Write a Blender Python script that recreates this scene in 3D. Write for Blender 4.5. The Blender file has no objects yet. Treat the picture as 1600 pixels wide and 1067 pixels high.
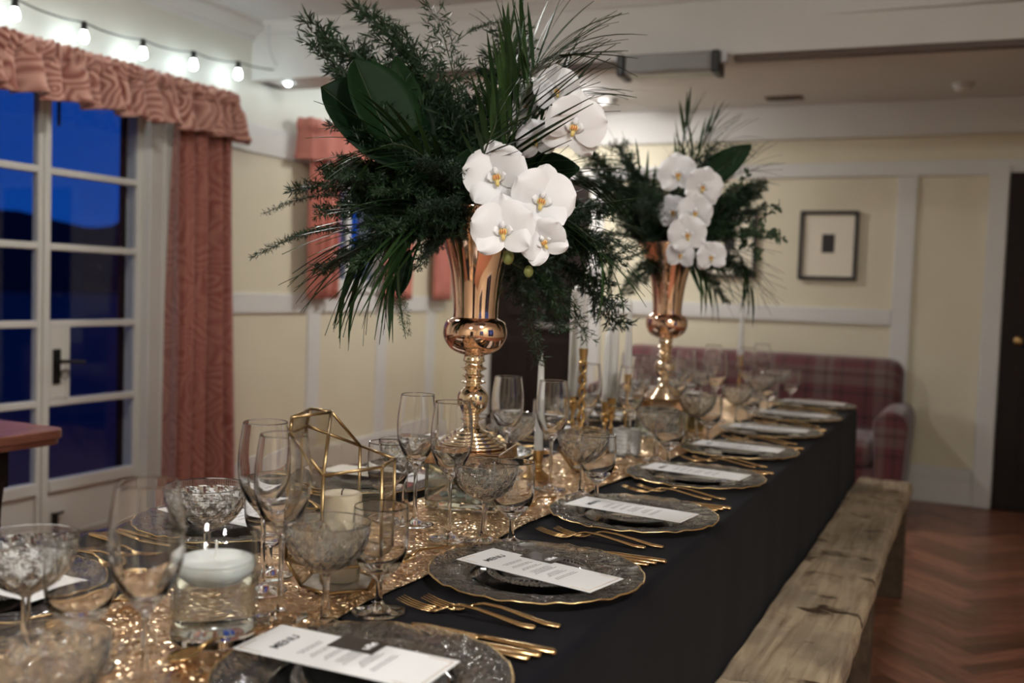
import bpy, math, random
import numpy as np
from mathutils import Matrix, Vector
R = math.radians
random.seed(7)
S = bpy.context.scene
COL = S.collection

# ------------------------------------------------------------------ camera
CAM_LOC = Vector((0, 0, 1.195))
_y, _p, _r = R(25.0), R(-3.0), R(2.0)
FW = Vector((-math.sin(_y)*math.cos(_p), math.cos(_y)*math.cos(_p), math.sin(_p)))
_r0 = Vector((math.cos(_y), math.sin(_y), 0)); _u0 = _r0.cross(FW)
RT = _r0*math.cos(_r) + _u0*math.sin(_r); UP = -_r0*math.sin(_r) + _u0*math.cos(_r)
cd = bpy.data.cameras.new('camera'); cam = bpy.data.objects.new('camera', cd); COL.objects.link(cam)
cd.sensor_width = 36; cd.lens = 35.0; cd.clip_start = 0.05; cd.clip_end = 400
cam.matrix_world = Matrix(((RT.x, UP.x, -FW.x, 0), (RT.y, UP.y, -FW.y, 0), (RT.z, UP.z, -FW.z, CAM_LOC.z), (0, 0, 0, 1)))
cd.dof.use_dof = True; cd.dof.focus_distance = 1.66; cd.dof.aperture_fstop = 3.0
S.camera = cam
F = 35/36*1600
def at(x, y, t):                      # the point measured at pixel (x, y) of the photograph, t metres ahead
    return CAM_LOC + (FW + RT*((x-800)/F) - UP*((y-533.5)/F))*t

# ------------------------------------------------------------------ world, exposure
S.view_settings.view_transform = 'Standard'; S.view_settings.look = 'None'
S.view_settings.gamma = 1; S.view_settings.use_curve_mapping = False
S.view_settings.exposure = 0.7
try:
    S.cycles.use_denoising = True; S.cycles.max_bounces = 14; S.cycles.transmission_bounces = 14; S.cycles.use_adaptive_sampling = True; S.cycles.adaptive_threshold = .1; S.cycles.adaptive_min_samples = 16; S.cycles.caustics_reflective = False
    S.cycles.transparent_max_bounces = 24; S.cycles.glossy_bounces = 6; S.cycles.diffuse_bounces = 3
    S.cycles.sample_clamp_indirect = 6
except Exception: pass
W = bpy.data.worlds.new('dusk_sky'); S.world = W; W.use_nodes = True
wn, wl = W.node_tree.nodes, W.node_tree.links
bg = wn['Background']; tcw = wn.new('ShaderNodeTexCoord'); sx = wn.new('ShaderNodeSeparateXYZ'); rw = wn.new('ShaderNodeValToRGB')
wl.new(tcw.outputs['Generated'], sx.inputs[0]); wl.new(sx.outputs['Z'], rw.inputs[0]); wl.new(rw.outputs[0], bg.inputs[0])
rw.color_ramp.elements[0].position = 0.0; rw.color_ramp.elements[0].color = (.0025, .034, .20, 1)
rw.color_ramp.elements[1].position = 0.5; rw.color_ramp.elements[1].color = (.001, .016, .145, 1)
bg.inputs[1].default_value = 1.0
LAMP_POWER = 100.0      # radiance of the unseen ceiling lamp domes
BULB_POWER = 26.0      # radiance of the string bulbs

# ------------------------------------------------------------------ materials
MATS = {}
def nodes(m): return m.node_tree.nodes, m.node_tree.links
def mat(name, col, rough=.5, metal=0., **k):
    m = bpy.data.materials.new(name); m.use_nodes = True
    b = m.node_tree.nodes['Principled BSDF']
    b.inputs['Base Color'].default_value = (*col, 1); b.inputs['Roughness'].default_value = rough; b.inputs['Metallic'].default_value = metal
    for kk, v in k.items(): b.inputs[kk.replace('_', ' ')].default_value = v
    MATS[name] = m; return m
def coords(m, scale=(1, 1, 1), out='Object'):
    n, l = nodes(m); t = n.new('ShaderNodeTexCoord'); mp = n.new('ShaderNodeMapping'); mp.inputs['Scale'].default_value = scale
    l.new(t.outputs[out], mp.inputs[0]); return mp.outputs[0]
def noise(m, vec, scale, detail=4, dist=0):
    n, l = nodes(m); t = n.new('ShaderNodeTexNoise'); t.inputs['Scale'].default_value = scale; t.inputs['Detail'].default_value = detail
    t.inputs['Distortion'].default_value = dist; l.new(vec, t.inputs['Vector']); return t.outputs['Fac']
def ramp(m, fac, stops, const=False):
    n, l = nodes(m); r = n.new('ShaderNodeValToRGB'); l.new(fac, r.inputs[0]); cr = r.color_ramp
    if const: cr.interpolation = 'CONSTANT'
    while len(cr.elements) < len(stops): cr.elements.new(.5)
    for e, (p, c) in zip(cr.elements, stops): e.position = p; e.color = (*c, 1)
    return r.outputs[0]
def bump(m, h, strength=.3, dist=.01):
    n, l = nodes(m); b = n.new('ShaderNodeBump'); b.inputs['Strength'].default_value = strength; b.inputs['Distance'].default_value = dist
    l.new(h, b.inputs['Height']); l.new(b.outputs[0], n['Principled BSDF'].inputs['Normal'])
def math_(m, op, a, b=None):
    n, l = nodes(m); t = n.new('ShaderNodeMath'); t.operation = op
    for i, v in enumerate((a, b)):
        if v is None: continue
        if isinstance(v, (int, float)): t.inputs[i].default_value = v
        else: l.new(v, t.inputs[i])
    return t.outputs[0]
def basecol(m, c): nodes(m)[1].new(c, nodes(m)[0]['Principled BSDF'].inputs['Base Color'])
def mixc(m, fac, a, b, mode='MIX'):
    n, l = nodes(m); t = n.new('ShaderNodeMix'); t.data_type = 'RGBA'; t.blend_type = mode
    for s, v in ((t.inputs[0], fac), (t.inputs[6], a), (t.inputs[7], b)):
        if isinstance(v, (int, float)): s.default_value = v
        elif isinstance(v, tuple): s.default_value = (*v, 1)
        else: l.new(v, s)
    return t.outputs[2]

def painted(name, col, var=.05, rough=.55):
    m = mat(name, col, rough); v = coords(m)
    f = noise(m, v, 2.2, 5); c2 = tuple(c*(1-var) for c in col); basecol(m, ramp(m, f, ((.35, c2), (.65, col))))
    return m
painted('cream_wall', (.72, .665, .50)); painted('white_paint', (.70, .69, .66)); painted('door_paint', (.60, .58, .52))
painted('ceiling_paint', (.72, .715, .70), .03)
painted('upper_wall', (.72, .70, .62))
m = mat('glass', (1, 1, 1), 0.0, 0, Transmission_Weight=1.0, IOR=1.47); m = mat('cut_glass', (.95, .96, .95), 0.0, 0, Transmission_Weight=.985, IOR=1.55)
m = mat('water', (1, 1, 1), 0, 0, Transmission_Weight=1.0, IOR=1.33)
m = mat('rippled_glass', (.98, .97, .94), .03, 0, Transmission_Weight=.985, IOR=1.8); v = coords(m)
bump(m, noise(m, v, 30, 3, 1.6), .9, .012)
m = mat('thick_glass', (.90, .97, .95), 0, 0, Transmission_Weight=1.0, IOR=1.5)
def thin_glass(name, tint):
    m = bpy.data.materials.new(name); m.use_nodes = True; n, l = nodes(m); n.clear()
    o = n.new('ShaderNodeOutputMaterial'); mx = n.new('ShaderNodeMixShader'); t = n.new('ShaderNodeBsdfTransparent'); g = n.new('ShaderNodeBsdfGlossy'); fr = n.new('ShaderNodeLayerWeight'); fr.inputs['Blend'].default_value = .5; p5 = n.new('ShaderNodeMath'); p5.operation = 'POWER'; p5.inputs[1].default_value = 5; ma = n.new('ShaderNodeMath'); ma.operation = 'MULTIPLY_ADD'; ma.inputs[1].default_value = .95; ma.inputs[2].default_value = .045
    t.inputs[0].default_value = (*tint, 1); g.inputs['Roughness'].default_value = 0.01
    l.new(fr.outputs['Facing'], p5.inputs[0]); l.new(p5.outputs[0], ma.inputs[0]); l.new(ma.outputs[0], mx.inputs[0]); l.new(t.outputs[0], mx.inputs[1]); l.new(g.outputs[0], mx.inputs[2]); l.new(mx.outputs[0], o.inputs[0]); MATS[name] = m
thin_glass('pane_glass', (.93, .95, .95)); thin_glass('smoked_pane', (.90, .88, .84))
mat('rose_gold', (.92, .63, .47), .05, 1); mat('pale_gold', (.93, .78, .58), .06, 1); mat('cutlery_gold', (.80, .55, .27), .22, 1)
mat('brass', (.62, .42, .18), .28, 1); mat('gold_rim', (.85, .62, .30), .25, 1); mat('bronze_mirror', (.55, .42, .32), .08, 1)
m = mat('frame_brass', (.40, .28, .14), .32, 1)
mat('candle_wax', (.86, .80, .68), .45, 0, Subsurface_Weight=.25, Subsurface_Radius=(.02, .012, .006)); mat('white_wax', (.86, .85, .82), .4, 0, Subsurface_Weight=.2, Subsurface_Radius=(.02, .015, .01))
mat('wick', (.03, .025, .02), .9); mat('white_wick', (.75, .73, .68), .8)
mat('dark_metal', (.02, .018, .016), .4, .6); mat('black_plastic', (.012, .014, .014), .45); mat('grey_metal', (.30, .30, .29), .4, .7); mat('steel_pale', (.62, .63, .65), .45, .2); mat('grille_grey', (.22, .22, .21), .5, .3)
mat('print_ink', (.03, .03, .035), .7); mat('print_white', (.85, .85, .85), .6); mat('card_black', (.03, .022, .018), .4)
m = mat('paper', (.74, .74, .735), .6); v = coords(m); bump(m, noise(m, v, 400, 2), .05, .001)
# black cloth
m = mat('black_cloth', (.004, .004, .0065), .85, 0, Specular_IOR_Level=.15, Sheen_Weight=.04, Sheen_Roughness=.4); v = coords(m)
bump(m, noise(m, v, 700, 2), .25, .001)
# gold sequin runner
m = mat('sequin_gold', (.8, .5, .28), .28, 1); n, l = nodes(m); v = coords(m)
vo = n.new('ShaderNodeTexVoronoi'); vo.inputs['Scale'].default_value = 260; l.new(v, vo.inputs['Vector'])
ge = n.new('ShaderNodeNewGeometry'); sub = n.new('ShaderNodeVectorMath'); sub.operation = 'SUBTRACT'; sub.inputs[1].default_value = (.5, .5, .5); l.new(vo.outputs['Color'], sub.inputs[0])
mul = n.new('ShaderNodeVectorMath'); mul.operation = 'SCALE'; mul.inputs[3].default_value = 1.7; l.new(sub.outputs[0], mul.inputs[0])
ad = n.new('ShaderNodeVectorMath'); ad.operation = 'ADD'; l.new(ge.outputs['Normal'], ad.inputs[0]); l.new(mul.outputs[0], ad.inputs[1])
no = n.new('ShaderNodeVectorMath'); no.operation = 'NORMALIZE'; l.new(ad.outputs[0], no.inputs[0]); l.new(no.outputs[0], n['Principled BSDF'].inputs['Normal'])
basecol(m, ramp(m, noise(m, v, 60, 3), ((.3, (.66, .42, .22)), (.6, (.95, .74, .50)))))
# swirled terracotta curtain cloth
def swirl(name, dark, light, sc=6.0, rings=9.0, bright=.0):
    m = mat(name, dark, .8, 0, Sheen_Weight=.3); n, l = nodes(m); v = coords(m, (.35, 1, .75))
    ns = n.new('ShaderNodeTexNoise'); ns.inputs['Scale'].default_value = 5; l.new(v, ns.inputs['Vector'])
    mx = n.new('ShaderNodeVectorMath'); mx.operation = 'SCALE'; mx.inputs[3].default_value = .16; l.new(ns.outputs['Color'], mx.inputs[0])
    ad = n.new('ShaderNodeVectorMath'); ad.operation = 'ADD'; l.new(v, ad.inputs[0]); l.new(mx.outputs[0], ad.inputs[1])
    vo = n.new('ShaderNodeTexVoronoi'); vo.inputs['Scale'].default_value = sc; l.new(ad.outputs[0], vo.inputs['Vector'])
    s = math_(m, 'SINE', math_(m, 'MULTIPLY', vo.outputs['Distance'], rings*6.283/1.0))
    f = math_(m, 'MULTIPLY_ADD', s, .5); f.node.inputs[2].default_value = .5
    big = ramp(m, noise(m, v, 6, 3), ((.35, (0, 0, 0)), (.65, (1, 1, 1))))
    c = mixc(m, f, dark, light); mid = tuple((a*.45+b*.55) for a, b in zip(dark, light))
    basecol(m, mixc(m, math_(m, 'MULTIPLY', big, .55), c, mid)); return m
swirl('curtain_cloth', (.22, .052, .036), (.40, .165, .12)); swirl('valance_cloth', (.22, .045, .030), (.70, .42, .33))
painted('pink_cloth', (.62, .22, .17), .25, .85)
# tartan
m = mat('tartan', (.15, .035, .04), .85, 0, Sheen_Weight=.3); n, l = nodes(m); v = coords(m); sp = n.new('ShaderNodeSeparateXYZ'); l.new(v, sp.inputs[0])
def bands(ax, per, st):
    fr = math_(m, 'FRACT', math_(m, 'MULTIPLY', ax, 1/per)); return ramp(m, fr, st, True)
RED, DK, GRY, PL = (.12, .030, .034), (.040, .015, .017), (.17, .12, .105), (.10, .05, .05)
st = ((0, RED), (.30, DK), (.36, RED), (.46, GRY), (.62, PL), (.68, GRY), (.78, RED), (.90, DK), (.95, RED))
yz = math_(m, 'ADD', sp.outputs['Z'], math_(m, 'MULTIPLY', sp.outputs['Y'], .8))
c = mixc(m, .5, bands(sp.outputs['X'], .34, st), bands(yz, .34, st)); basecol(m, c); bump(m, noise(m, v, 500, 2), .3, .002)
# woods
def wood(name, stops, axis=(1, 1, 1), sc=6, rough=.55, bmp=.3, dist=1.5, rnd=0):
    m = mat(name, stops[0][1], rough); n, l = nodes(m); v = coords(m, axis); f = noise(m, v, sc, 8, dist); c = ramp(m, f, stops)
    if rnd:
        oi = n.new('ShaderNodeObjectInfo'); k = math_(m, 'MULTIPLY_ADD', oi.outputs['Random'], rnd); k.node.inputs[2].default_value = 1-rnd/2
        hs = n.new('ShaderNodeHueSaturation'); l.new(c, hs.inputs['Color']); l.new(k, hs.inputs['Value']); c = hs.outputs[0]
    basecol(m, c); bump(m, f, bmp, .004); return m
wood('parquet', ((.3, (.17, .066, .04)), (.7, (.38, .17, .105))), (14, 1.6, 1), 5, .32, .12, .8, .75)
wood('parquet_far', ((.3, (.17, .066, .04)), (.7, (.36, .16, .10))), (6, 2, 1), 6, .35, .1)
wood('dark_wood', ((.3, (.007, .004, .003)), (.7, (.018, .009, .006))), (10, 10, 1), 4, .6, .1); MATS['dark_wood'].node_tree.nodes['Principled BSDF'].inputs['Specular IOR Level'].default_value = .25
wood('rosy_wood', ((.3, (.11, .035, .02)), (.7, (.26, .10, .065))), (6, 1, 6), 5, .3, .1)
m = wood('rustic_wood', ((.25, (.21, .15, .09)), (.42, (.40, .305, .20)), (.6, (.50, .395, .265)), (.8, (.57, .47, .33))), (16, 1.6, 16), 2.2, .75, .22, 1.2)
n, l = nodes(m); v2 = coords(m, (5, 9, 5)); cr = noise(m, v2, 1.3, 5, .6); blk = ramp(m, cr, ((.33, (.16, .12, .08)), (.42, (1, 1, 1))))
v3 = coords(m, (1, 1, 1)); gre = ramp(m, noise(m, v3, 4, 4), ((.35, (.55, .56, .58)), (.6, (1, 1, 1))))
old = n['Principled BSDF'].inputs['Base Color'].links[0].from_socket
basecol(m, mixc(m, 1., mixc(m, 1., old, blk, 'MULTIPLY'), gre, 'MULTIPLY'))
wood('rustic_dark', ((.3, (.05, .03, .017)), (.7, (.13, .085, .05))), (9, 1.3, 9), 3, .8, .4)
# plants
def leafm(name, a, b, rough=.45, sc=30):
    m = mat(name, a, rough); v = coords(m); oi = nodes(m)[0].new('ShaderNodeObjectInfo')
    f = math_(m, 'MULTIPLY', math_(m, 'ADD', noise(m, v, sc, 3), oi.outputs['Random']), .5); basecol(m, ramp(m, f, ((.25, a), (.75, b)))); return m
leafm('palm_green', (.010, .027, .009), (.036, .078, .022)); MATS['palm_green'].node_tree.nodes['Principled BSDF'].inputs['Specular IOR Level'].default_value = .25; leafm('fern_green', (.006, .020, .009), (.022, .058, .019), .55); leafm('leaf_green', (.004, .013, .006), (.009, .030, .009), .55, 8); MATS['leaf_green'].node_tree.nodes['Principled BSDF'].inputs['Specular IOR Level'].default_value = .12
leafm('herb_green', (.03, .06, .028), (.08, .12, .06), .6); mat('stem_green', (.035, .05, .018), .5); mat('stem_brown', (.03, .022, .014), .6)
m = mat('orchid_white', (.88, .88, .90), .5); v = coords(m); bump(m, noise(m, v, 60, 3), .12, .003)
mat('orchid_throat', (.80, .62, .22), .5); mat('orchid_orange', (.72, .22, .07), .5); mat('bud_green', (.36, .40, .13), .45)
m = mat('lamp_dome', (.9, .9, .85), .4, 0, Emission_Strength=LAMP_POWER); m.node_tree.nodes['Principled BSDF'].inputs['Emission Color'].default_value = (1, .975, .94, 1)
m = mat('bulb_glow', (.9, .95, 1), .2, 0, Emission_Strength=BULB_POWER); m.node_tree.nodes['Principled BSDF'].inputs['Emission Color'].default_value = (.78, .95, 1, 1)
mat('night_ground', (.02, .03, .05), .9); mat('night_hill', (.008, .014, .035), 1); mat('outer_render', (.40, .55, .60), .8); mat('pebble', (.35, .36, .33), .4); mat('ribbed_white', (.62, .61, .58), .35)
mat('vent_brown', (.13, .07, .03), .6); mat('track_brown', (.10, .065, .05), .5); mat('picture_dark', (.015, .012, .014), .5); mat('picture_mount', (.80, .74, .60), .7); mat('amber_glass', (.75, .5, .16), .1, 0, Transmission_Weight=.6)
mat('box_moss', (.02, .045, .015), .8)

# ------------------------------------------------------------------ mesh helpers
def mesh(name, v, f, smooth=False, mats=None):
    me = bpy.data.meshes.new(name); me.from_pydata([tuple(map(float, p)) for p in v], [], f); me.update()
    if smooth: me.polygons.foreach_set('use_smooth', [True]*len(me.polygons))
    return me
def obj(name, me, material=None, parent=None, loc=None, rot=None):
    if material and not me.materials: me.materials.append(MATS[material])
    o = bpy.data.objects.new(name, me); COL.objects.link(o)
    if parent: o.parent = parent
    if loc is not None: o.location = loc
    if rot is not None: o.rotation_euler = rot
    return o
def tag(o, label, cat, group=None):
    o['label'] = label; o['category'] = cat
    if group: o['group'] = group
    return o
def thing(name, label, cat, loc=(0, 0, 0), rz=0, group=None):
    o = bpy.data.objects.new(name, None); COL.objects.link(o); o.location = loc; o.rotation_euler = (0, 0, rz); o.empty_display_size = .02
    return tag(o, label, cat, group)
def struct(o): o['kind'] = 'structure'; return o
def stuff(o): o['kind'] = 'stuff'; return o
def join(*parts):
    v, f = [], []
    for pv, pf in parts:
        k = len(v); v += list(pv); f += [tuple(i+k for i in q) for q in pf]
    return v, f
def box(x0, x1, y0, y1, z0, z1):
    v = [(x, y, z) for z in (z0, z1) for y in (y0, y1) for x in (x0, x1)]
    return v, [(0, 2, 3, 1), (4, 5, 7, 6), (0, 1, 5, 4), (2, 6, 7, 3), (0, 4, 6, 2), (1, 3, 7, 5)]
def bev(o, w=.004, seg=2):
    b = o.modifiers.new('bevel', 'BEVEL'); b.width = w; b.segments = seg; b.limit_method = 'ANGLE'; return o
def boxo(name, b, material, parent=None, bevel=0, loc=None, rot=None):
    o = obj(name, mesh(name, *box(*b)), material, parent, loc, rot)
    if bevel: bev(o, bevel)
    return o
def lathe(prof, seg=32, fn=None):
    v, f = [], []; rows = []
    for i, (r, z) in enumerate(prof):
        if r < 1e-6: rows.append([len(v)]); v.append((0, 0, z))
        else:
            rows.append(list(range(len(v), len(v)+seg)))
            for k in range(seg):
                a = 2*math.pi*k/seg; rr = r + (fn(a, r, z, i) if fn else 0); v.append((rr*math.cos(a), rr*math.sin(a), z))
    for A, B in zip(rows, rows[1:]):
        for k in range(seg):
            k2 = (k+1) % seg
            if len(A) == 1 and len(B) == 1: continue
            if len(A) == 1: f.append((A[0], B[k2], B[k]))
            elif len(B) == 1: f.append((A[k], A[k2], B[0]))
            else: f.append((A[k], A[k2], B[k2], B[k]))
    return v, f
def spline(pts, n=8):
    P = [Vector(p) for p in pts]; P = [P[0]*2-P[1]] + P + [P[-1]*2-P[-2]]; out = []
    for i in range(1, len(P)-2):
        for k in range(n):
            t = k/n; a, b, c, d = P[i-1:i+3]
            out.append(.5*((2*b) + (c-a)*t + (2*a-5*b+4*c-d)*t*t + (3*b-a-3*c+d)*t**3))
    return out + [P[-2]]
def curve2(prof, n=6): return [(max(p.x, 0), p.y) for p in spline([(a, b, 0) for a, b in prof], n)]
def tube(pts, rad, seg=8, flat=1.0, cap=True):
    pts = [Vector(p) for p in pts]; n = len(pts)
    rads = rad if isinstance(rad, (list, tuple)) else [rad]*n
    v, f = [], []; prev = None
    for i, p in enumerate(pts):
        t = (pts[min(i+1, n-1)]-pts[max(i-1, 0)]).normalized()
        if prev is None:
            prev = t.orthogonal() if abs(t.z) > .9 else Vector((0, 0, 1)).cross(t)
        a = (prev - t*prev.dot(t)).normalized(); b = t.cross(a); prev = a
        for k in range(seg):
            an = 2*math.pi*k/seg; v.append(tuple(p + (a*math.cos(an) + b*math.sin(an)*flat)*rads[i]))
    for i in range(n-1):
        for k in range(seg):
            k2 = (k+1) % seg; f.append((i*seg+k, i*seg+k2, (i+1)*seg+k2, (i+1)*seg+k))
    if cap: f.append(tuple(reversed(range(seg)))); f.append(tuple(range((n-1)*seg, n*seg)))
    return v, f
def sphere(r, seg=12, rings=8, sc=(1, 1, 1), c=(0, 0, 0)):
    v, f = lathe([(r*math.sin(math.pi*i/rings), -r*math.cos(math.pi*i/rings)) for i in range(rings+1)], seg)
    return [(x*sc[0]+c[0], y*sc[1]+c[1], z*sc[2]+c[2]) for x, y, z in v], f
def prism(poly, z0, z1):
    n = len(poly); v = [(x, y, z0) for x, y in poly] + [(x, y, z1) for x, y in poly]
    return v, [tuple(reversed(range(n))), tuple(range(n, 2*n))] + [(i, (i+1) % n, n+(i+1) % n, n+i) for i in range(n)]
def grid(nu, nv, fn):
    v = [fn(i/(nu-1), j/(nv-1)) for j in range(nv) for i in range(nu)]
    return v, [(j*nu+i, j*nu+i+1, (j+1)*nu+i+1, (j+1)*nu+i) for j in range(nv-1) for i in range(nu-1)]
def solid(o, t, off=0):
    s = o.modifiers.new('solidify', 'SOLIDIFY'); s.thickness = t; s.offset = off; return o
def child_copies(src, parent):
    for ch in src.children:
        c = ch.copy(); COL.objects.link(c); c.parent = parent
        for g in ch.children:
            d = g.copy(); COL.objects.link(d); d.parent = c
def dup(src, loc, rz, label, group=None):
    r = src.copy(); COL.objects.link(r); r.location = loc; r.rotation_euler = (0, 0, rz); r['label'] = label
    if group: r['group'] = group
    child_copies(src, r); return r
class Maker:                       # the first call places the original, later ones a copy with all parts
    def __init__(self, src): self.src, self.used = src, False
    def put(self, loc, rz, label, group=None):
        if self.used: return dup(self.src, loc, rz, label, group)
        self.used = True; o = self.src; o.location = loc; o.rotation_euler = (0, 0, rz); o['label'] = label
        if group: o['group'] = group
        return o
def text_mesh(s, size):
    cu = bpy.data.curves.new('lettering', 'FONT'); cu.body = s; cu.size = size; cu.offset = size*.02; cu.align_x = 'CENTER'; cu.align_y = 'CENTER'
    o = bpy.data.objects.new('lettering', cu); COL.objects.link(o)
    dg = bpy.context.evaluated_depsgraph_get(); me = bpy.data.meshes.new_from_object(o.evaluated_get(dg)); bpy.data.objects.remove(o); return me

# ================================================================== ROOM
XL, XR, YB, YF = -3.60, 1.90, 6.50, -2.60
ZC, ZC2 = 2.56, 2.41
T = 0.75
# floor
fl = struct(boxo('floor', (XL-.3, XR+.2, YF-.2, YB+.3, -.08, -.004), 'parquet_far'))
bl, bw = .36, .072
pm = mesh('block', *box(-bw/2+.0008, bw/2-.0008, -bl/2+.0008, bl/2-.0008, -.012, 0))
pm.materials.append(MATS['parquet'])
cnt = 0; blocks = []
for k in range(-60, 140):
    for c_ in range(-12, 16):
        for cx, cy, rz in ((k*bw+bl/2+2*bl*c_, k*bw+bw/2, math.pi/2), (k*bw+bw/2+2*bl*c_, k*bw+bw+bl/2, 0)):
            c45 = math.sqrt(.5); X = (cx-cy)*c45+.05; Y = (cx+cy)*c45+2.2
            if -.42 < X < 1.0 and 2.6 < Y < 6.40: blocks.append((X, Y, rz+math.pi/4))
blocks.sort(key=lambda b: (b[0]-.25)**2*1.5 + (b[1]-4.4)**2*.5)
for X, Y, rz in blocks[:300]:
    o = obj('parquet_block', pm, None, fl, (X, Y, random.uniform(-.0006, .0006)), (0, 0, rz))
# ceilings, beam
struct(boxo('ceiling', (XL-.3, XR+.2, YF-.2, 4.6, ZC, ZC+.1), 'ceiling_paint'))
struct(boxo('ceiling', (XL-.3, XR+.2, 4.45, YB+.3, ZC2, ZC2+.25), 'ceiling_paint'))
bm_ = mesh('beam', *prism([(XL-.05, 4.29), (XR+.1, 4.60), (XR+.1, 4.85), (XL-.05, 4.56)], 2.265, ZC+.05))
beam = struct(obj('trim_1', bm_, 'white_paint'))
ang = math.atan2(.31, XR-XL+.15)
obj('ceiling_track', mesh('ceiling_track', *box(.0, 3.4, -.01, .05, -.024, 0)), 'track_brown', beam, (-1.04, 4.29+.056*2.56+.02, 2.265), (0, 0, ang))
obj('ceiling_track', mesh('ceiling_track', *box(.0, 1.0, -.01, .05, -.024, 0)), 'track_brown', beam, (-2.56, 4.29+.056*1.04+.02, 2.265), (0, 0, ang))
def moulding(name, a, b, prof, material, parent=None):     # profile (out, z) swept from a to b; outwards is to the right of a->b
    a, b = Vector(a), Vector(b); d = (b-a).normalized(); nrm = Vector((d.y, -d.x, 0)); n = len(prof)
    v = [tuple(p + nrm*o_ + Vector((0, 0, z))) for p in (a, b) for o_, z in prof]
    f = [(i, (i+1) % n, n+(i+1) % n, n+i) for i in range(n)] + [tuple(reversed(range(n))), tuple(range(n, 2*n))]
    return obj(name, mesh(name, v, f), material, parent)
cor = [(0, 0), (.02, .0), (.03, .03), (.05, .045), (.09, .07), (.10, .09), (0, .09)]
# left wall with the French door and two small windows
DY0, DY1, DZ1 = 2.20, 3.66, 2.03
WIN = [(4.98, 5.66, 1.17, 2.00)]
def wall_x(name, x0, x1, y0, y1, z0, z1, holes, material):
    ys = sorted({y0, y1, *[h[0] for h in holes], *[h[1] for h in holes]}); zs = sorted({z0, z1, *[h[2] for h in holes], *[h[3] for h in holes]}); ps = []
    for a, b in zip(ys, ys[1:]):
        for c, d in zip(zs, zs[1:]):
            if any(h[0] <= a and b <= h[1] and h[2] <= c and d <= h[3] for h in holes): continue
            ps.append(box(x0, x1, a, b, c, d))
    return struct(obj(name, mesh(name, *join(*ps)), material))
wl_ = wall_x('wall_left', XL-.22, XL, YF-.2, YB+.2, 0, 2.62, [(DY0, DY1, 0, DZ1), *WIN], 'upper_wall')
# cream panels, rails and battens on the left wall
def pan(name, y0, y1, z0, z1, t, material): return boxo(name, (XL, XL+t, y0, y1, z0, z1), material, wl_, .003)
pan('wall_panel', 3.90, 6.495, .18, 1.90, .004, 'cream_wall') if False else None
for a, b in ((3.80, 4.98),): pan('wall_panel', a, b, .2, 1.88, .003, 'cream_wall')
pan('wall_panel', 4.98, 5.66, .2, 1.10, .003, 'cream_wall'); pan('wall_panel', 5.66, 6.5, .2, 1.88, .003, 'cream_wall')
pan('picture_rail', 3.80, 6.495, 1.885, 2.04, .014, 'white_paint'); pan('picture_rail', YF, 2.10, 1.885, 2.04, .014, 'white_paint')
pan('dado_rail', 3.80, 6.495, 1.015, 1.125, .016, 'white_paint'); pan('dado_rail', YF, 2.10, 1.015, 1.125, .016, 'white_paint')
for y in (4.83, 5.58, 6.24): pan('batten', y, y+.12, .2, 1.015, .014, 'white_paint')
struct(boxo('baseboard_left', (XL, XL+.02, 3.80, 6.495, 0, .2), 'white_paint', None, .004))
o = moulding('cornice', (XL, YF, ZC-.09), (XL, 4.32, ZC-.09), cor, 'white_paint', wl_)
moulding('cornice', (XL+.1, 4.295, ZC-.055), (XR, 4.60, ZC-.055), [(0, 0), (.012, 0), (.03, .03), (.045, .045), (.05, .056), (0, .056)], 'white_paint', beam)
boxo('beam_pier', (XL, XL+.05, 4.36, 4.5, 2.265, ZC-.001), 'white_paint', beam, .004)
# back wall
wb = struct(boxo('wall_back', (XL-.2, XR+.2, YB, YB+.2, 0, 2.62), 'cream_wall'))
def panb(name, x0, x1, z0, z1, t, material='white_paint'): return boxo(name, (x0, x1, YB-t, YB, z0, z1), material, wb, .003)
panb('frieze', XL, XR, 2.20, ZC2, .03); panb('picture_rail', XL, XR, 1.96, 2.05, .018)
panb('dado_rail', -2.36, -.48, 1.055, 1.15, .018)
for x0, x1 in ((-.48, -.37), (-2.46, -2.36), (-3.30, -3.19)): panb('batten', x0, x1, .2, 1.96, .016)
bb = struct(boxo('baseboard_back', (-2.36, .02, YB-.025, YB, 0, .15), 'white_paint', None, .004)); boxo('cap_moulding', (-2.36, .02, YB-.018, YB, .15, .22), 'white_paint', bb, .006)
RW = [(-1.2, -.1, .35, 2.0), (1.0, 2.1, .35, 2.0)]
wall_x('wall_right', XR, XR+.2, YF-.2, YB+.2, 0, 2.62, RW, 'cream_wall')
wf = struct(boxo('wall_front', (XL-.2, XR+.2, YF-.2, YF, 0, 2.62), 'cream_wall'))
# dark doors in the back wall
def dark_door(name, x0, x1, z1, casing):
    d = bpy.data.objects.new(name, None); COL.objects.link(d); struct(d); d.location = (x0, YB, 0); w = x1-x0
    boxo('door_leaf', (0, w, -.035, 0, .005, z1), 'dark_wood', d, .003)
    for za, zb in ((.18, .85), (1.0, z1-.16)):
        for xa, xb in ((.12, w/2-.05), (w/2+.05, w-.12)):
            boxo('door_panel', (xa, xb, -.045, -.03, za, zb), 'dark_wood', d, .008)
    for xa, xb in casing: boxo('casing', (xa-x0, xb-x0, -.03, 0, 0, z1+.04), 'white_paint', d, .004)
    return d
d2 = dark_door('door_2', .13, 1.0, 1.97, ((.022, .125), (1.005, 1.1)))
obj('door_knob', mesh('door_knob', *sphere(.028, 14, 8), True), 'brass', d2, (.09, -.065, 1.0))
d3 = dark_door('door_3', -3.185, -2.47, 1.97, ())
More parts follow.
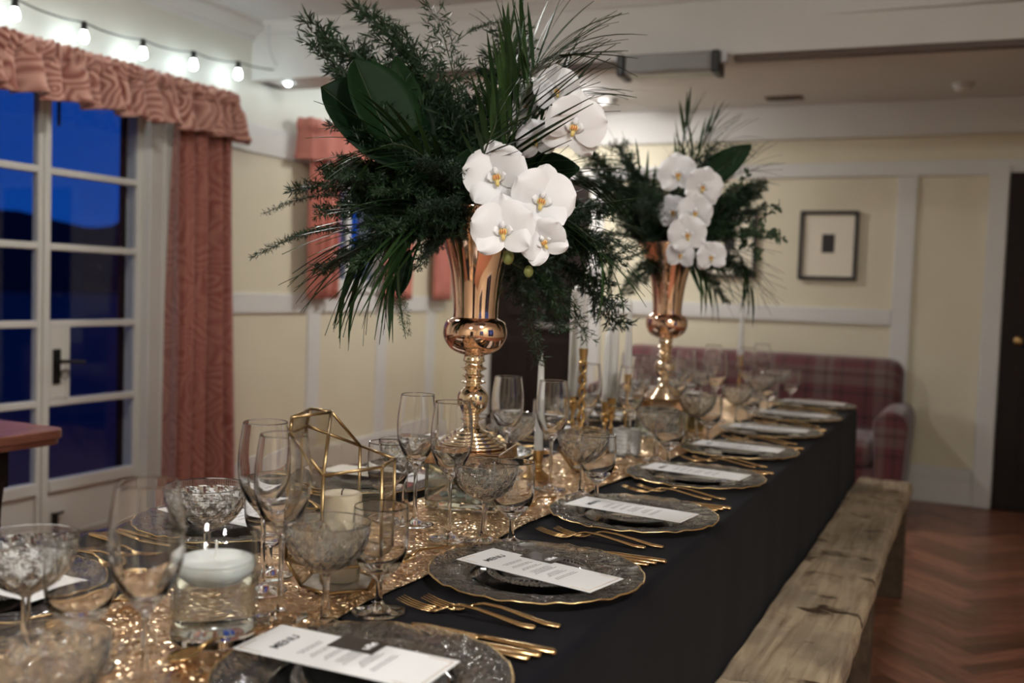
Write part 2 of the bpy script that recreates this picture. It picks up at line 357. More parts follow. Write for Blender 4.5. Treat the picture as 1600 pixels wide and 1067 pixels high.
boxo('push_bar', (.36, .66, -.06, -.036, .93, .965), 'grey_metal', d3, .004); obj('door_knob', mesh('door_knob', *sphere(.03, 14, 8), True), 'brass', d3, (.06, -.066, 1.18))
# ---- French door in the left wall
XD = -3.66
def french_door():
    d = bpy.data.objects.new('door_1', None); COL.objects.link(d); struct(d)
    zr = [.287, .629, .975, 1.31, 1.635, 1.955]; hb = .015
    def bar(y0, y1, z0, z1, nm='muntin', x0=XD-.02, x1=XD+.02): return boxo(nm, (x0, x1, y0, y1, z0, z1), 'door_paint', d, .004)
    boxo('door_frame', (XD-.085, XL+.012, 3.575, 3.66, 0, 2.0), 'door_paint', d, .004); boxo('weather_strip', (XD-.115, XD-.086, 3.56, 3.66, 0, 2.0), 'dark_wood', d, .003)
    boxo('door_frame', (XD-.12, XL+.012, 2.20, 2.27, 0, 2.0), 'door_paint', d, .004)
    boxo('door_head', (XD-.12, XL+.012, 2.20, 3.66, 1.985, DZ1), 'door_paint', d, .004)
    boxo('door_casing', (XL, XL+.018, 3.66, 3.80, 0, 2.12), 'door_paint', d, .004)
    for (a, b, lock) in ((3.028, 3.575, True), (2.27, 3.022, False)):
        sl = .034 if lock else .034
        bar(a, a+sl if lock else a+.05, .0, 1.985, 'stile'); bar(b-.028 if lock else b-.024, b, 0, 1.985, 'stile')
        ya, yb = (a+sl, b-.028) if lock else (a+.05, b-.024)
        bar(ya, yb, 1.955, 1.985, 'top_rail'); bar(ya, yb, .235, .287, 'bottom_rail', XD-.02, XD+.028)
        bar(ya, yb, .01, .235, 'kick_panel', XD-.012, XD+.012)
        boxo('panel_moulding', (XD+.010, XD+.018, ya+.015, yb-.015, .03, .045), 'door_paint', d, .002)
        for z in zr[1:-1]: bar(ya, yb, z-hb, z+hb)
        mids = [] if lock else [(ya+yb)/2]
        for mm in mids: bar(mm-.014, mm+.014, .287, 1.955)
        if lock: bar(ya, ya+.10, .645, .96, 'lock_panel'); boxo('lock_moulding', (XD+.019, XD+.026, ya+.085, ya+.10, .645, .96), 'door_paint', d, .002)
        for i in range(5):
            z0, z1 = zr[i]+(hb if i else 0), zr[i+1]-(hb if i < 4 else 0)
            for (p, q) in ([(ya, yb)] if lock else [(ya, mids[0]-.014), (mids[0]+.014, yb)]):
                if lock and i == 1: p = ya+.10
                boxo('pane', (XD-.003, XD+.003, p, q, z0, z1), 'pane_glass', d)
    h = boxo('lock_plate', (XD+.02, XD+.028, 3.075, 3.115, .71, .865), 'dark_metal', d, .003)
    obj('lever', mesh('lever', *tube(spline([(XD+.028, 3.09, .812), (XD+.06, 3.092, .812), (XD+.066, 3.12, .812), (XD+.066, 3.21, .806)], 5), .008, 8), True), 'dark_metal', h)
    k = obj('key_ring', mesh('key_ring', *tube([(XD+.04, 3.125+.02*math.cos(a), .755+.02*math.sin(a)) for a in np.linspace(0, 6.28, 16)], .0025, 6), True), 'dark_metal', h)
    obj('bolt', mesh('bolt', *join(box(XD+.012, XD+.032, 3.085, 3.105, .01, .14), tube([(XD+.03, 3.095, .135), (XD+.035, 3.13, .14)], .007, 8))), 'dark_metal', d)
    boxo('stay', (XD+.02, XD+.03, 3.085, 3.098, 1.83, 1.985), 'dark_metal', d, .002)
    return d
french_door()
# ---- small far window
def small_window(name, y0, y1, z0, z1):
    w = bpy.data.objects.new(name, None); COL.objects.link(w); struct(w)
    for b in ((y0, y0+.05, z0, z1), (y1-.05, y1, z0, z1), (y0, y1, z0, z0+.05), (y0, y1, z1-.05, z1), ((y0+y1)/2-.02, (y0+y1)/2+.02, z0, z1)):
        boxo('window_frame', (XL-.10, XL-.05, *b), 'white_paint', w, .003)
    for a, b in ((y0+.05, (y0+y1)/2-.02), ((y0+y1)/2+.02, y1-.05)): boxo('pane', (XL-.078, XL-.072, a, b, z0+.05, z1-.05), 'pane_glass', w)
    boxo('window_sill', (XL-.05, XL+.03, y0-.03, y1+.03, z0-.03, z0), 'white_paint', w, .004)
small_window('window_1', *WIN[0])
for i_, (a, b, c, d_) in enumerate(RW):
    w_ = bpy.data.objects.new(f'window_{i_+2}', None); COL.objects.link(w_); struct(w_)
    for q in ((a, a+.05, c, d_), (b-.05, b, c, d_), (a+.05, b-.05, c, c+.05), (a+.05, b-.05, d_-.05, d_), ((a+b)/2-.02, (a+b)/2+.02, c+.05, d_-.05)): boxo('window_frame', (XR+.05, XR+.10, *q), 'white_paint', w_, .003)
    for y0_, y1_ in ((a+.05, (a+b)/2-.02), ((a+b)/2+.02, b-.05)): boxo('pane', (XR+.072, XR+.078, y0_, y1_, c+.05, d_-.05), 'pane_glass', w_)
df = bpy.data.objects.new('added_door_4', None); COL.objects.link(df); struct(df)  # unseen dark door, added to give the vase reflections dark strips
boxo('door_leaf', (-.1, .75, YF, YF+.04, 0, 2.0), 'dark_wood', df, .003); boxo('casing', (-.2, -.1, YF, YF+.03, 0, 2.1), 'white_paint', df, .003); boxo('casing', (.75, .85, YF, YF+.03, 0, 2.1), 'white_paint', df, .003)
struct(boxo('garden_ground', (XR+.21, 40, -40, 60, -.3, -.12), 'night_ground'))
# ---- outside at dusk
struct(boxo('terrace_ground', (-60, XL-.23, -40, 60, -.3, -.12), 'night_ground'))
hv = []; N = 90
for i in range(N):
    y = -20 + 120*i/(N-1); h = 5.6 + 1.0*math.sin(i*.21+.5) + .7*math.sin(i*.53) + .35*random.random(); hv.append((y, max(h, .5)))
v = [(-58, y, -1) for y, h in hv] + [(-58-h*.6, y, h) for y, h in hv] + [(-75, y, -1) for y, h in hv]
f = [(i, i+1, N+i+1, N+i) for i in range(N-1)] + [(N+i, N+i+1, 2*N+i+1, 2*N+i) for i in range(N-1)]
struct(obj('hill', mesh('hill', v, f), 'night_hill'))

# ------------------------------------------------------------------ ceiling fittings
def unseen_ceiling_lamp(x, y, label, z=ZC, sc=1):
    t = thing('unseen_ceiling_lamp', label, 'lamp', (x, y, z), 0); t.scale = (sc, sc, sc)
    obj('mount', mesh('mount', *lathe([(0, -.03), (.20, -.03), (.21, -.015), (.205, 0), (0, 0)], 40), True), 'white_paint', t)
    obj('dome', mesh('dome', *lathe([(0, -.10), (.08, -.092), (.15, -.065), (.185, -.03), (0, -.0295)], 40), True), 'lamp_dome', t)
unseen_ceiling_lamp(-.3, -1.2, 'added unseen round opal ceiling lamp above the near end of the table')  # unseen lamp, added as the soft main light from behind the camera
unseen_ceiling_lamp(1.0, .3, 'added unseen round opal ceiling lamp above the floor beside the benches')  # unseen lamp, added on the bench side to even out the light
unseen_ceiling_lamp(-2.1, 2.4, 'added unseen round opal ceiling lamp between the table and the glazed door', ZC, .68)  # unseen lamp, added to brighten the left wall and curtain
unseen_ceiling_lamp(-2.42, 5.65, 'small round opal ceiling lamp hidden behind the near flowers', ZC2, .70)
h = thing('infrared_heater', 'grey box heater with black ends under the ceiling beam', 'heater', (-1.30, 4.36, 2.262), ang)
boxo('body', (-.20, .19, -.05, .09, -.088, 0), 'grey_metal', h, .008); boxo('grille', (-.19, .18, -.058, -.05, -.078, -.012), 'grille_grey', h, .002)
for x in (-.235, .19): boxo('end_cap', (x, x+.035, -.062, .09, -.095, 0), 'black_plastic', h, .008)
boxo('bracket', (.225, .25, -.03, .03, -.05, .0), 'steel_pale', h, .003); boxo('bracket', (-.255, -.235, -.03, .03, -.02, .0), 'steel_pale', h, .003)
def smoke(x, y, lab):
    t = thing('smoke_detector', lab, 'smoke detector', (x, y, ZC2), 0)
    obj('base', mesh('base', *lathe([(0, -.012), (.06, -.012), (.062, 0), (0, 0)], 28), True), 'white_paint', t)
    obj('housing', mesh('housing', *lathe([(0, -.045), (.030, -.044), (.045, -.036), (.052, -.012), (0, -.012)], 28), True), 'white_paint', t)
smoke(-.14, 6.05, 'white round smoke detector on the ceiling above the dark door'); smoke(-2.18, 5.98, 'white round smoke detector on the ceiling behind the orchids')
t = thing('ceiling_vent', 'small brown slotted vent in the far ceiling', 'vent', (-1.13, 6.2, ZC2), 0)
boxo('plate', (-.11, .11, -.06, .06, -.008, 0), 'vent_brown', t, .003)
for x in (-.045, .045): boxo('slot', (x-.035, x+.035, -.035, .035, -.012, -.006), 'dark_metal', t)
# ------------------------------------------------------------------ string lights
bp = [(-3.50, 2.40, 2.22), (-3.50, 2.764, 2.223), (-3.50, 3.099, 2.216), (-3.50, 3.428, 2.221), (-3.50, 3.75, 2.240), (-3.50, 4.07, 2.262), (-3.44, 4.40, 2.288), (-3.36, 4.72, 2.28), (-3.42, 5.10, 2.33), (-3.48, 5.45, 2.31), (-3.5, 5.8, 2.30), (-3.5, 6.15, 2.31)]
sl = thing('string_lights', 'string of clear glowing bulbs on a dark cable along the wall', 'string lights', (-3.5, 3.5, 2.2)); o0 = Vector((-3.5, 3.5, 2.2))
cab = []
for a, b in zip(bp, bp[1:]):
    a, b = Vector(a), Vector(b); cab += [a, a.lerp(b, .3)-Vector((0, 0, .010)), a.lerp(b, .7)-Vector((0, 0, .010))]
cab.append(Vector(bp[-1])); cab = [p+Vector((0, 0, .045))-o0 for p in cab]
obj('cable', mesh('cable', *tube(spline(cab, 3), .0035, 6), True), 'black_plastic', sl)
obj('cable_drop', mesh('cable_drop', *tube(spline([Vector((XL+.16, 4.235, 2.53))-o0, Vector((XL+.165, 4.23, 2.42))-o0, Vector((-3.44, 4.3, 2.34))-o0, Vector((-3.44, 4.40, 2.33))-o0], 4), .003, 6), True), 'steel_pale', sl)
sm = mesh('socket', *lathe([(0, .03), (.011, .03), (.013, .005), (.013, -.01), (0, -.01)], 14), True); gm = mesh('bulb', *lathe(curve2([(.010, -.008), (.013, -.018), (.017, -.032), (.018, -.044), (.012, -.056), (0, -.060)], 3), 16), True)
for p in bp[1:]:
    s_ = obj('socket', sm, 'black_plastic', sl, Vector(p)-o0+Vector((0, 0, .02))); obj('bulb', gm, 'bulb_glow', s_)
# ------------------------------------------------------------------ curtains
def drape(y0, y1, z0, z1, x, folds, amp, flare, seed, ny=120, nz=40):
    rnd = random.Random(seed); ph = [rnd.uniform(0, 6.28) for _ in range(4)]
    def fn(u, w):
        z = z1+(z0-z1)*w; ww = (y1-y0)*(1+flare*w); y = (y0+y1)/2 + (u-.5)*ww
        a = amp*(.55+.45*min(1, w*2)); s = math.sin(u*folds*6.283+ph[0]+.5*math.sin(u*9+ph[1])) + .35*math.sin(u*folds*2.3*6.283+ph[2])
        return (x + a*s + .006*math.sin(w*5+ph[3]+u*6), y + .01*math.sin(w*4+ph[1])*w, z)
    return mesh('curtain', *grid(ny, nz, fn), True)
o = obj('curtain', drape(3.64, 4.03, .04, 1.98, -3.51, 4.3, .060, .24, 3), 'curtain_cloth'); solid(o, .003); tag(o, 'full-length terracotta swirl-patterned curtain right of the glazed door', 'curtain')
o = obj('curtain', drape(2.05, 2.68, .04, 1.98, -3.52, 6, .03, .02, 5), 'curtain_cloth'); solid(o, .003); tag(o, 'sliver of terracotta swirl curtain at the left picture edge', 'curtain')
def valance_mesh(y0, y1, z0, z1, x, xw, folds, amp, seed):
    rnd = random.Random(seed); ph = [rnd.uniform(0, 6.28) for _ in range(6)]; L = (y1-y0); d = x-xw
    def fn(u, w):
        s = u*(L+2*d); z = z1+(z0-z1)*w
        if s < d: px, py, nx, ny = xw+s, y0, 0, -1
        elif s < d+L: px, py, nx, ny = x, y0+s-d, 1, 0
        else: px, py, nx, ny = x-(s-d-L), y1, 0, 1
        head = 1 if w < .3 else 0; k = folds*L*6.283*u
        g = math.sin(k+1.6*math.sin(k*.13+ph[0])) + .5*math.sin(k*.47+ph[1])
        gh = math.sin(k*2.2+ph[2]+math.sin(k*.3))+.6*math.sin(k*3.1+ph[3])
        bl_ = max(0, min(1, (w-.22)/.2)); a = amp*((1-bl_)*.38*gh + bl_*(.5+.6*w)*g)
        out = .012*math.sin(w*math.pi*3.0) if w < .33 else .02*(w-.33); a += out
        zz = z + (.003*math.sin(k*2.2+ph[4]) if w < .04 else 0) + (.008*math.sin(k*.5+ph[5])*w)
        if w > .9: px += nx*.01; py += ny*.01
        return (px+nx*a, py+ny*a, zz)
    return mesh('valance', *grid(640, 30, fn), True)
o = obj('valance', valance_mesh(1.9, 4.02, 1.90, 2.135, -3.46, XL+.02, 12.0, .048, 2), 'valance_cloth'); solid(o, .003); tag(o, 'gathered terracotta swirl-patterned valance above the glazed door', 'valance')
# short curtains of the far window
for (a, b, lab, sd) in ((4.72, 5.02, 'short pink curtain left of the far window, behind palm leaves', 1), (5.56, 5.92, 'short pink curtain between the far window and the gold vase', 2), (6.20, 6.44, 'short pink curtain closest to the far room corner', 4)):
    o = obj('short_curtain', drape(a, b, 1.10, 2.0, XL+.075, 3, .018, .02, sd, 50, 16), 'pink_cloth'); solid(o, .003); tag(o, lab, 'curtain', 'short pink curtains by the far window')
o = obj('short_valance', valance_mesh(4.68, 5.96, 1.90, 2.13, XL+.12, XL+.02, 7, .014, 9), 'pink_cloth'); solid(o, .003); tag(o, 'pink gathered valance over the far window behind the monstera leaf', 'valance')

# ------------------------------------------------------------------ pictures
def picture(x0, x1, z0, z1, label):
    t = thing('framed_picture', label, 'picture', ((x0+x1)/2, YB, (z0+z1)/2)); w, h = (x1-x0)/2, (z1-z0)/2; b = .022
    for q in ((-w, w, h-b, h), (-w, w, -h, -h+b), (-w, -w+b, -h+b, h-b), (w-b, w, -h+b, h-b)): boxo('frame_bar', (q[0], q[1], -.03, -.002, q[2], q[3]), 'picture_dark', t, .003)
    boxo('mount', (-w+b, w-b, -.012, -.002, -h+b, h-b), 'picture_mount', t); boxo('print', (-.038, .038, -.0135, -.012, -.058+.012, .058+.012), 'picture_dark', t)
picture(-1.046, -.694, 1.322, 1.752, 'black framed picture with a small dark print, beside the door post'); picture(-1.665, -1.312, 1.322, 1.752, 'black framed picture half hidden behind the far flower arrangement')

# ------------------------------------------------------------------ sofa
def cushion(name, b, parent, r=.05, puff=.02):
    o = obj(name, mesh(name, *box(*b)), 'tartan', parent); m_ = o.modifiers.new('bevel', 'BEVEL'); m_.width = r; m_.segments = 5; m_.limit_method = 'ANGLE'
    for p in o.data.polygons: p.use_smooth = True
    return o
sf = thing('sofa', 'burgundy and grey tartan sofa against the far wall', 'sofa', (0, 0, 0))
SX0, SX1 = -2.15, -.30
cushion('base', (SX0+.05, SX1-.05, 5.68, 6.36, .10, .30), sf, .03); cushion('backrest', (SX0+.06, SX1-.07, 6.12, 6.38, .30, .865), sf, .09)
for i in range(2): cushion('seat_cushion', (SX0+.18+i*.75, SX0+.18+(i+1)*.75-.006, 5.63, 6.14, .30, .45), sf, .05)
def arm(x0, x1):
    n = 12; poly = [(x0+.03, .10), (x1-.03, .10)] + [((x0+x1)/2+(x1-x0)/2*math.cos(a), .52+.095*math.sin(a)) for a in np.linspace(-.3, math.pi+.3, n)]
    v = [(x, 5.62, z) for x, z in poly] + [(x, 6.34, z) for x, z in poly]; k = len(poly)
    o = obj('arm', mesh('arm', v, [tuple(range(k)), tuple(reversed(range(k, 2*k)))] + [(i, k+i, k+(i+1) % k, (i+1) % k) for i in range(k)], True), 'tartan', sf); bev(o, .02, 3)
arm(SX0, SX0+.18); arm(SX1-.18, SX1)
for x in (SX0+.12, SX1-.12):
    for y in (5.75, 6.28): obj('leg', mesh('leg', *lathe([(0, 0), (.018, 0), (.028, .11), (0, .11)], 12)), 'dark_wood', sf, (x, y, 0))

# ------------------------------------------------------------------ side table at the left
st_ = thing('side_table', 'brown wooden side table with rounded corner before the glazed door', 'table', (-2.76, 1.35, 0))
poly = []
for cx, cy, a0 in ((.43-.05, .68-.05, 0), (-.43+.05, .68-.05, 90), (-.43+.05, -.68+.05, 180), (.43-.05, -.68+.05, 270)):
    poly += [(cx+.05*math.cos(R(a0+k*15)), cy+.05*math.sin(R(a0+k*15))) for k in range(7)]
bev(obj('top', mesh('top', *prism(poly, .728, .755)), 'rosy_wood', st_), .004); bev(obj('top_moulding', mesh('top_moulding', *prism([(x*.985, y*.99) for x, y in poly], .712, .728)), 'rosy_wood', st_), .003)
boxo('apron', (-.36, .36, -.58, .54, .60, .712), 'dark_wood', st_, .004)
for x in (-.33, .33):
    for y in (-.55, .50): obj('leg', mesh('leg', *lathe(curve2([(.02, 0), (.025, .1), (.04, .3), (.03, .5), (.04, .62)], 3), 12), True), 'dark_wood', st_, (x, y, 0))

# ------------------------------------------------------------------ dining table, cloth, runner
TX0, TX1, TY0, TY1 = -1.36, -.435, .05, 4.345
dt = thing('dining_table', 'long dining table hidden under the black cloth', 'table', ((TX0+TX1)/2, (TY0+TY1)/2, 0)); hx, hy = (TX1-TX0)/2-.01, (TY1-TY0)/2-.01
boxo('tabletop', (-hx, hx, -hy, hy, .715, .747), 'dark_wood', dt, .003)
for x in (-hx+.08, hx-.08):
    for y in (-hy+.12, hy-.12): boxo('leg', (x-.03, x+.03, y-.03, y+.03, 0, .715), 'dark_wood', dt, .004)
def cloth():
    rc = .02; P = []
    def arc(cx, cy, a0): return [(cx+rc*math.cos(R(a0+k*9)), cy+rc*math.sin(R(a0+k*9)), math.cos(R(a0+k*9)), math.sin(R(a0+k*9))) for k in range(11)]
    def line(a, b, n, nx, ny): return [(a[0]+(b[0]-a[0])*k/n, a[1]+(b[1]-a[1])*k/n, nx, ny) for k in range(1, n)]
    P += line((TX1, TY0+rc), (TX1, TY1-rc), 300, 1, 0) + arc(TX1-rc, TY1-rc, 0) + line((TX1-rc, TY1), (TX0+rc, TY1), 70, 0, 1) + arc(TX0+rc, TY1-rc, 90)
    P += line((TX0, TY1-rc), (TX0, TY0+rc), 200, -1, 0) + arc(TX0+rc, TY0+rc, 180) + line((TX0+rc, TY0), (TX1-rc, TY0), 60, 0, -1) + arc(TX1-rc, TY0+rc, 270)
    n = len(P); v, f = [], []; s = 0; acc = []
    for i in range(n): acc.append(s); q = P[(i+1) % n]; s += math.hypot(q[0]-P[i][0], q[1]-P[i][1])
    rows = [(-.012, .7525, 0), (-.004, .751, 0), (.0015, .746, 0), (.004, .735, .02)] + [(.005+.003*w, .735-.66*w, .04+.30*w) for w in np.linspace(.06, 1, 15)]
    for off, z, fa in rows:
        for (x, y, nx, ny), t in zip(P, acc):
            fold = .020*math.sin(t*7.1+1.2*math.sin(t*1.7)) + .010*math.sin(t*15+2) + .006*math.sin(t*29)
            corner = abs(nx*ny)*2; o_ = off + fa*(max(fold, -.02*0-.012)*.8 + .05*corner); v.append((x+nx*o_, y+ny*o_, z))
    for j in range(len(rows)-1):
        for i in range(n): i2 = (i+1) % n; f.append((j*n+i2, j*n+i, (j+1)*n+i, (j+1)*n+i2))
    f.append(tuple(range(n)))
    return mesh('tablecloth', v, f, True)
o = tag(obj('tablecloth', cloth(), 'black_cloth'), 'black cloth hanging over the long dining table', 'tablecloth'); solid(o, .002, -1)
ZT = .7532
def runner():
    rnd = random.Random(4); ph = [rnd.uniform(0, 6.28) for _ in range(8)]
    def hgt(x, y):
        return .0022*math.sin(x*55+7*math.sin(y*3.1+ph[0])+ph[1]) + .0022*math.sin(y*34+6*math.sin(x*9)+ph[2]) + .0015*math.sin(x*90+y*70+ph[3])
    def fn(u, w):
        y = TY0+.06 + (TY1-TY0-.14)*w; hw = .137+.008*math.sin(y*5+ph[4])+.006*math.sin(y*13+ph[5]); cx = -.868 + .014*math.sin(y*2.1+1.5)
        if y < 1.3: hw += .02*(1.3-y)/.5*(1 if y > .3 else 1)
        x = cx + (u-.5)*2*hw; return (x, y, ZT+.0058+hgt(x, y)*(1 if .04 < u < .96 else .3))
    return mesh('runner', *grid(46, 640, fn), True)
o = tag(obj('table_runner', runner(), 'sequin_gold'), 'crumpled gold sequin runner down the middle of the table', 'table runner'); solid(o, .0015, -1)
ZR = ZT+.0085     # top of runner
# ------------------------------------------------------------------ benches
def bench(y0, y1, label, seed):
    rnd = random.Random(seed); L = y1-y0; t = thing('bench', label, 'bench', (-.315, (y0+y1)/2, 0)); x0, x1 = -.108, .102; zt, zb = .45, .395
    ph = [rnd.uniform(0, 6.28) for _ in range(9)]
    def e(y, k): return .0028*math.sin(y*3+ph[k])+.0016*math.sin(y*9+ph[k+1])+.001*math.sin(y*31+ph[k+2])
    n = 150; v, f = [], []; m_ = 14
    for i in range(n):
        y = -L/2+L*i/(n-1); a, b = x0+e(y, 0), x1+e(y, 3)
        sec = [(a, zb), (a-.003, (zb+zt)/2), (a+.002, zt-.006), (a+.008, zt)] + [(a+(b-a)*k/7, zt+.0022*math.sin(k*2.1+y*9+ph[6])+.0015*math.sin(y*31+k)) for k in range(1, 7)] + [(b-.008, zt-.001), (b-.002, zt-.008), (b+.003, (zb+zt)/2), (b, zb)]
        v += [(x, y, z) for x, z in sec]
    for i in range(n-1):
        for k in range(m_): k2 = (k+1) % m_; f.append((i*m_+k, i*m_+k2, (i+1)*m_+k2, (i+1)*m_+k))
    f += [tuple(reversed(range(m_))), tuple(range((n-1)*m_, n*m_))]
    p = obj('seat_plank', mesh('seat_plank', v, f), 'rustic_wood', t)
    for y in (-L/2+.98, L/2-.13) if L > 2 else (-L/2+.15, L/2-.3):
        boxo('leg_panel', (-.092, .096, y-.045, y+.045, 0, .395), 'rustic_dark', t, .004)
    boxo('stretcher', (-.03, .03, -L/2+.2, L/2-.15, .18, .27), 'rustic_dark', t, .004)
bench(1.93, 4.44, 'long rustic wooden bench beside the black tablecloth', 3); bench(-.4, 1.915, 'nearer rustic bench whose end shows at the bottom edge', 8)

# ================================================================== TABLEWARE
ORD = ['nearest', 'second', 'third', 'fourth', 'fifth', 'sixth', 'seventh', 'farthest']
# glasses
def split_glass(name, cat, foot, stem, bowl, seg, cut=None, bowl_mat='glass', smooth_bowl=True):
    t = thing(name, 'x', cat)
    obj('foot', mesh('foot', *lathe(foot, seg), True), 'glass', t); obj('stem', mesh('stem', *lathe(stem, 16), True), 'glass', t)
    obj('bowl', mesh('bowl', *lathe(bowl, seg if not cut else 96, cut), smooth_bowl), bowl_mat, t); return Maker(t)
HT, HC, HG = .238, .138, .145
tall_o = curve2([(.0045, .104), (.010, .112), (.024, .130), (.0335, .152), (.0365, .175), (.0355, .20), (.0325, .222), (.0306, HT-.003), (.0304, HT-.0012)], 4) + [(.0302, HT-.0004), (.0299, HT), (.0296, HT-.0004)]
tall_i = curve2([(.0294, HT-.0012), (.0296, HT-.003), (.0315, .222), (.0345, .20), (.0353, .176), (.0322, .154), (.0215, .134), (.010, .1225), (0, .1205)], 4)
tall = split_glass('wine_glass', 'glass', [(0, 0), (.034, 0), (.0355, .0012), (.034, .0022), (.018, .0045), (.007, .009), (.0042, .016)], [(.0042, .016), (.0036, .04), (.0034, .07), (.0037, .095), (.0045, .104)], tall_o + tall_i, 40)
gob_o = curve2([(.0045, .042), (.012, .049), (.026, .062), (.0345, .078), (.0375, .098), (.0375, .12), (.0366, HG-.003), (.0364, HG-.0014)], 4) + [(.0362, HG-.0004), (.0358, HG), (.0354, HG-.0004)]
gob_i = curve2([(.0352, HG-.0014), (.0353, HG-.003), (.0362, .12), (.036, .099), (.033, .081), (.0235, .068), (.010, .0615), (0, .061)], 4)
gob = split_glass('water_goblet', 'glass', [(0, 0), (.036, 0), (.0375, .0014), (.036, .0026), (.018, .0052), (.008, .010), (.005, .016)], [(.005, .016), (.0042, .028), (.0045, .042)], gob_o + gob_i, 40)
cou_o = curve2([(.005, .068), (.012, .073), (.030, .083), (.045, .098), (.0525, .115), (.055, .127), (.0554, HC-.003), (.0555, HC-.0015)], 5) + [(.0553, HC-.0005), (.0548, HC), (.0542, HC-.0005)]
cou_i = curve2([(.0540, HC-.0015), (.0539, HC-.003), (.0533, .127), (.0506, .1155), (.0430, .1005), (.028, .0865), (.010, .0785), (0, .078)], 4)
nco = len(cou_o)
def cutfn(a, r, z, i):
    if i >= nco or z < .072 or z > .125: return 0
    k = 15; v_ = (z-.072)/.053; tri = lambda q: abs((q % 1)-.5)*2
    return -.0014*max(tri(a*k/6.2832+v_*2.0), tri(a*k/6.2832-v_*2.0))**1.6 + .0006
coupe = split_glass('crystal_coupe', 'glass', [(0, 0), (.033, 0), (.0348, .0014), (.033, .0028), (.018, .006), (.008, .012), (.0058, .02)], [(.0058, .02), (.0046, .045), (.0048, .058), (.005, .068)], cou_o + cou_i, 40, cutfn, 'cut_glass', False)
GR = {'tall': (tall, 'tall clear wine glass', 'tall wine glasses'), 'coupe': (coupe, 'cut crystal coupe glass', 'cut crystal coupes'), 'gob': (gob, 'short-stemmed clear goblet', 'short-stemmed goblets')}
def put_glass(k, x, y, where, z=None):
    mk, d, g = GR[k]
    if z is None: z = (ZR+.0005) if -1.0 < x < -.735 else ZT+.0008
    return mk.put((x, y, z), random.uniform(0, 6), f'{d} {where}', g)
YS = [.91+.472*k for k in range(8)]; YSL = [.905+.472*k for k in range(8)]
# measured positions near the camera, the same arrangement repeated further away
put_glass('coupe', -.690, .575, 'cropped by the lower left picture corner'); put_glass('tall', -.735, .735, 'closest to the camera, left of the floating candle')
for k, (tx, ty, cx, cy, gx, gy) in enumerate(((-.795, 1.025, -.735, 1.040, -.712, 1.130), (-.803, 1.492, -.742, 1.505, -.712, 1.552), (-.826, 1.993, -.738, 1.955, -.700, 1.945), (-.822, 2.52, -.738, 2.49, -.695, 2.46))):
    w = f'of the {ORD[k]} bench-side place'; put_glass('tall', tx, ty, w); put_glass('coupe', cx, cy, w); put_glass('gob', gx, gy, w)
for k in range(4, 8):
    w = f'of the {ORD[k]} bench-side place'; r_ = random.Random(k); j = lambda: r_.uniform(-.015, .015); y = YS[k]
    put_glass('tall', -.815+j(), y+.155+j() if k < 7 else y+.06, w); put_glass('coupe', -.738+j(), y+.12+j() if k < 7 else y+.05, w); put_glass('gob', -.70+j(), y+.15+j() if k < 7 else y+.075, w)
put_glass('coupe', -.955, .775, 'at the left picture edge before the door'); put_glass('gob', -.870, .775, 'between the coupe at the left edge and the tall glass')
for k, (tx, ty, cx, cy, gx, gy) in enumerate(((-.885, 1.100, -.985, 1.100, -.925, 1.165), (-.907, 1.552, -1.005, 1.68, -.968, 1.555), (-.945, 2.015, -.985, 2.14, -1.03, 2.06))):
    w = f'of the {ORD[k+1]} curtain-side place'; put_glass('tall', tx, ty, w); put_glass('coupe', cx, cy, w); put_glass('gob', gx, gy, w)
for k in range(4, 8):
    w = f'of the {ORD[k]} curtain-side place'; r_ = random.Random(k+40); j = lambda: r_.uniform(-.015, .015); y = YSL[k]-.26
    put_glass('tall', -.945+j(), y+j(), w); put_glass('coupe', -1.01+j(), y+.06+j(), w); put_glass('gob', -1.04+j(), y-.03+j(), w)
# charger and side plate
ch = thing('charger_plate', 'x', 'plate')
cp = [(.118, .0118), (.103, .006), (.1035, .002), (.118, .008), (.163, .0125), (.1645, .0145), (.162, .0165), (.140, .0142), (.118, .0118)]
def wob(a, r, z, i): return 0
cvv, cff = lathe(cp, 90)
cvv = [(x, y, z + (.0009*math.sin(math.atan2(y, x)*19+math.hypot(x, y)*60)+.0006*math.sin(math.atan2(y, x)*31)) * (1 if math.hypot(x, y) > .11 else 0)) for x, y, z in cvv]
obj('rim', mesh('rim', cvv, cff, True), 'rippled_glass', ch); obj('well', mesh('well', *lathe([(0, 0), (.095, 0), (.1032, .002), (.1030, .006), (.092, .004), (0, .004)], 64), True), 'glass', ch)
rimv = [(.1645*math.cos(a), .1645*math.sin(a), .0145+.0009*math.sin(a*19+.1645*60)+.0006*math.sin(a*31)) for a in np.linspace(0, 2*math.pi, 181)]
obj('gold_rim', mesh('gold_rim', *tube(rimv, .0016, 6, cap=False), True), 'gold_rim', ch); CH = Maker(ch)
spl = thing('side_plate', 'x', 'plate')
obj('dish', mesh('dish', *lathe([(0, 0), (.048, 0), (.055, .003), (.075, .011), (.0765, .0125), (.074, .0138), (.055, .0065), (.046, .004), (0, .004)], 64), True), 'glass', spl)
bd = [sphere(.0036, 8, 5, c=(.079*math.cos(a), .079*math.sin(a), .0128)) for a in np.linspace(0, 2*math.pi, 69)[:-1]]
stuff(obj('bead_rim', mesh('bead_rim', *join(*bd), True), 'cut_glass', spl)); SP = Maker(spl)
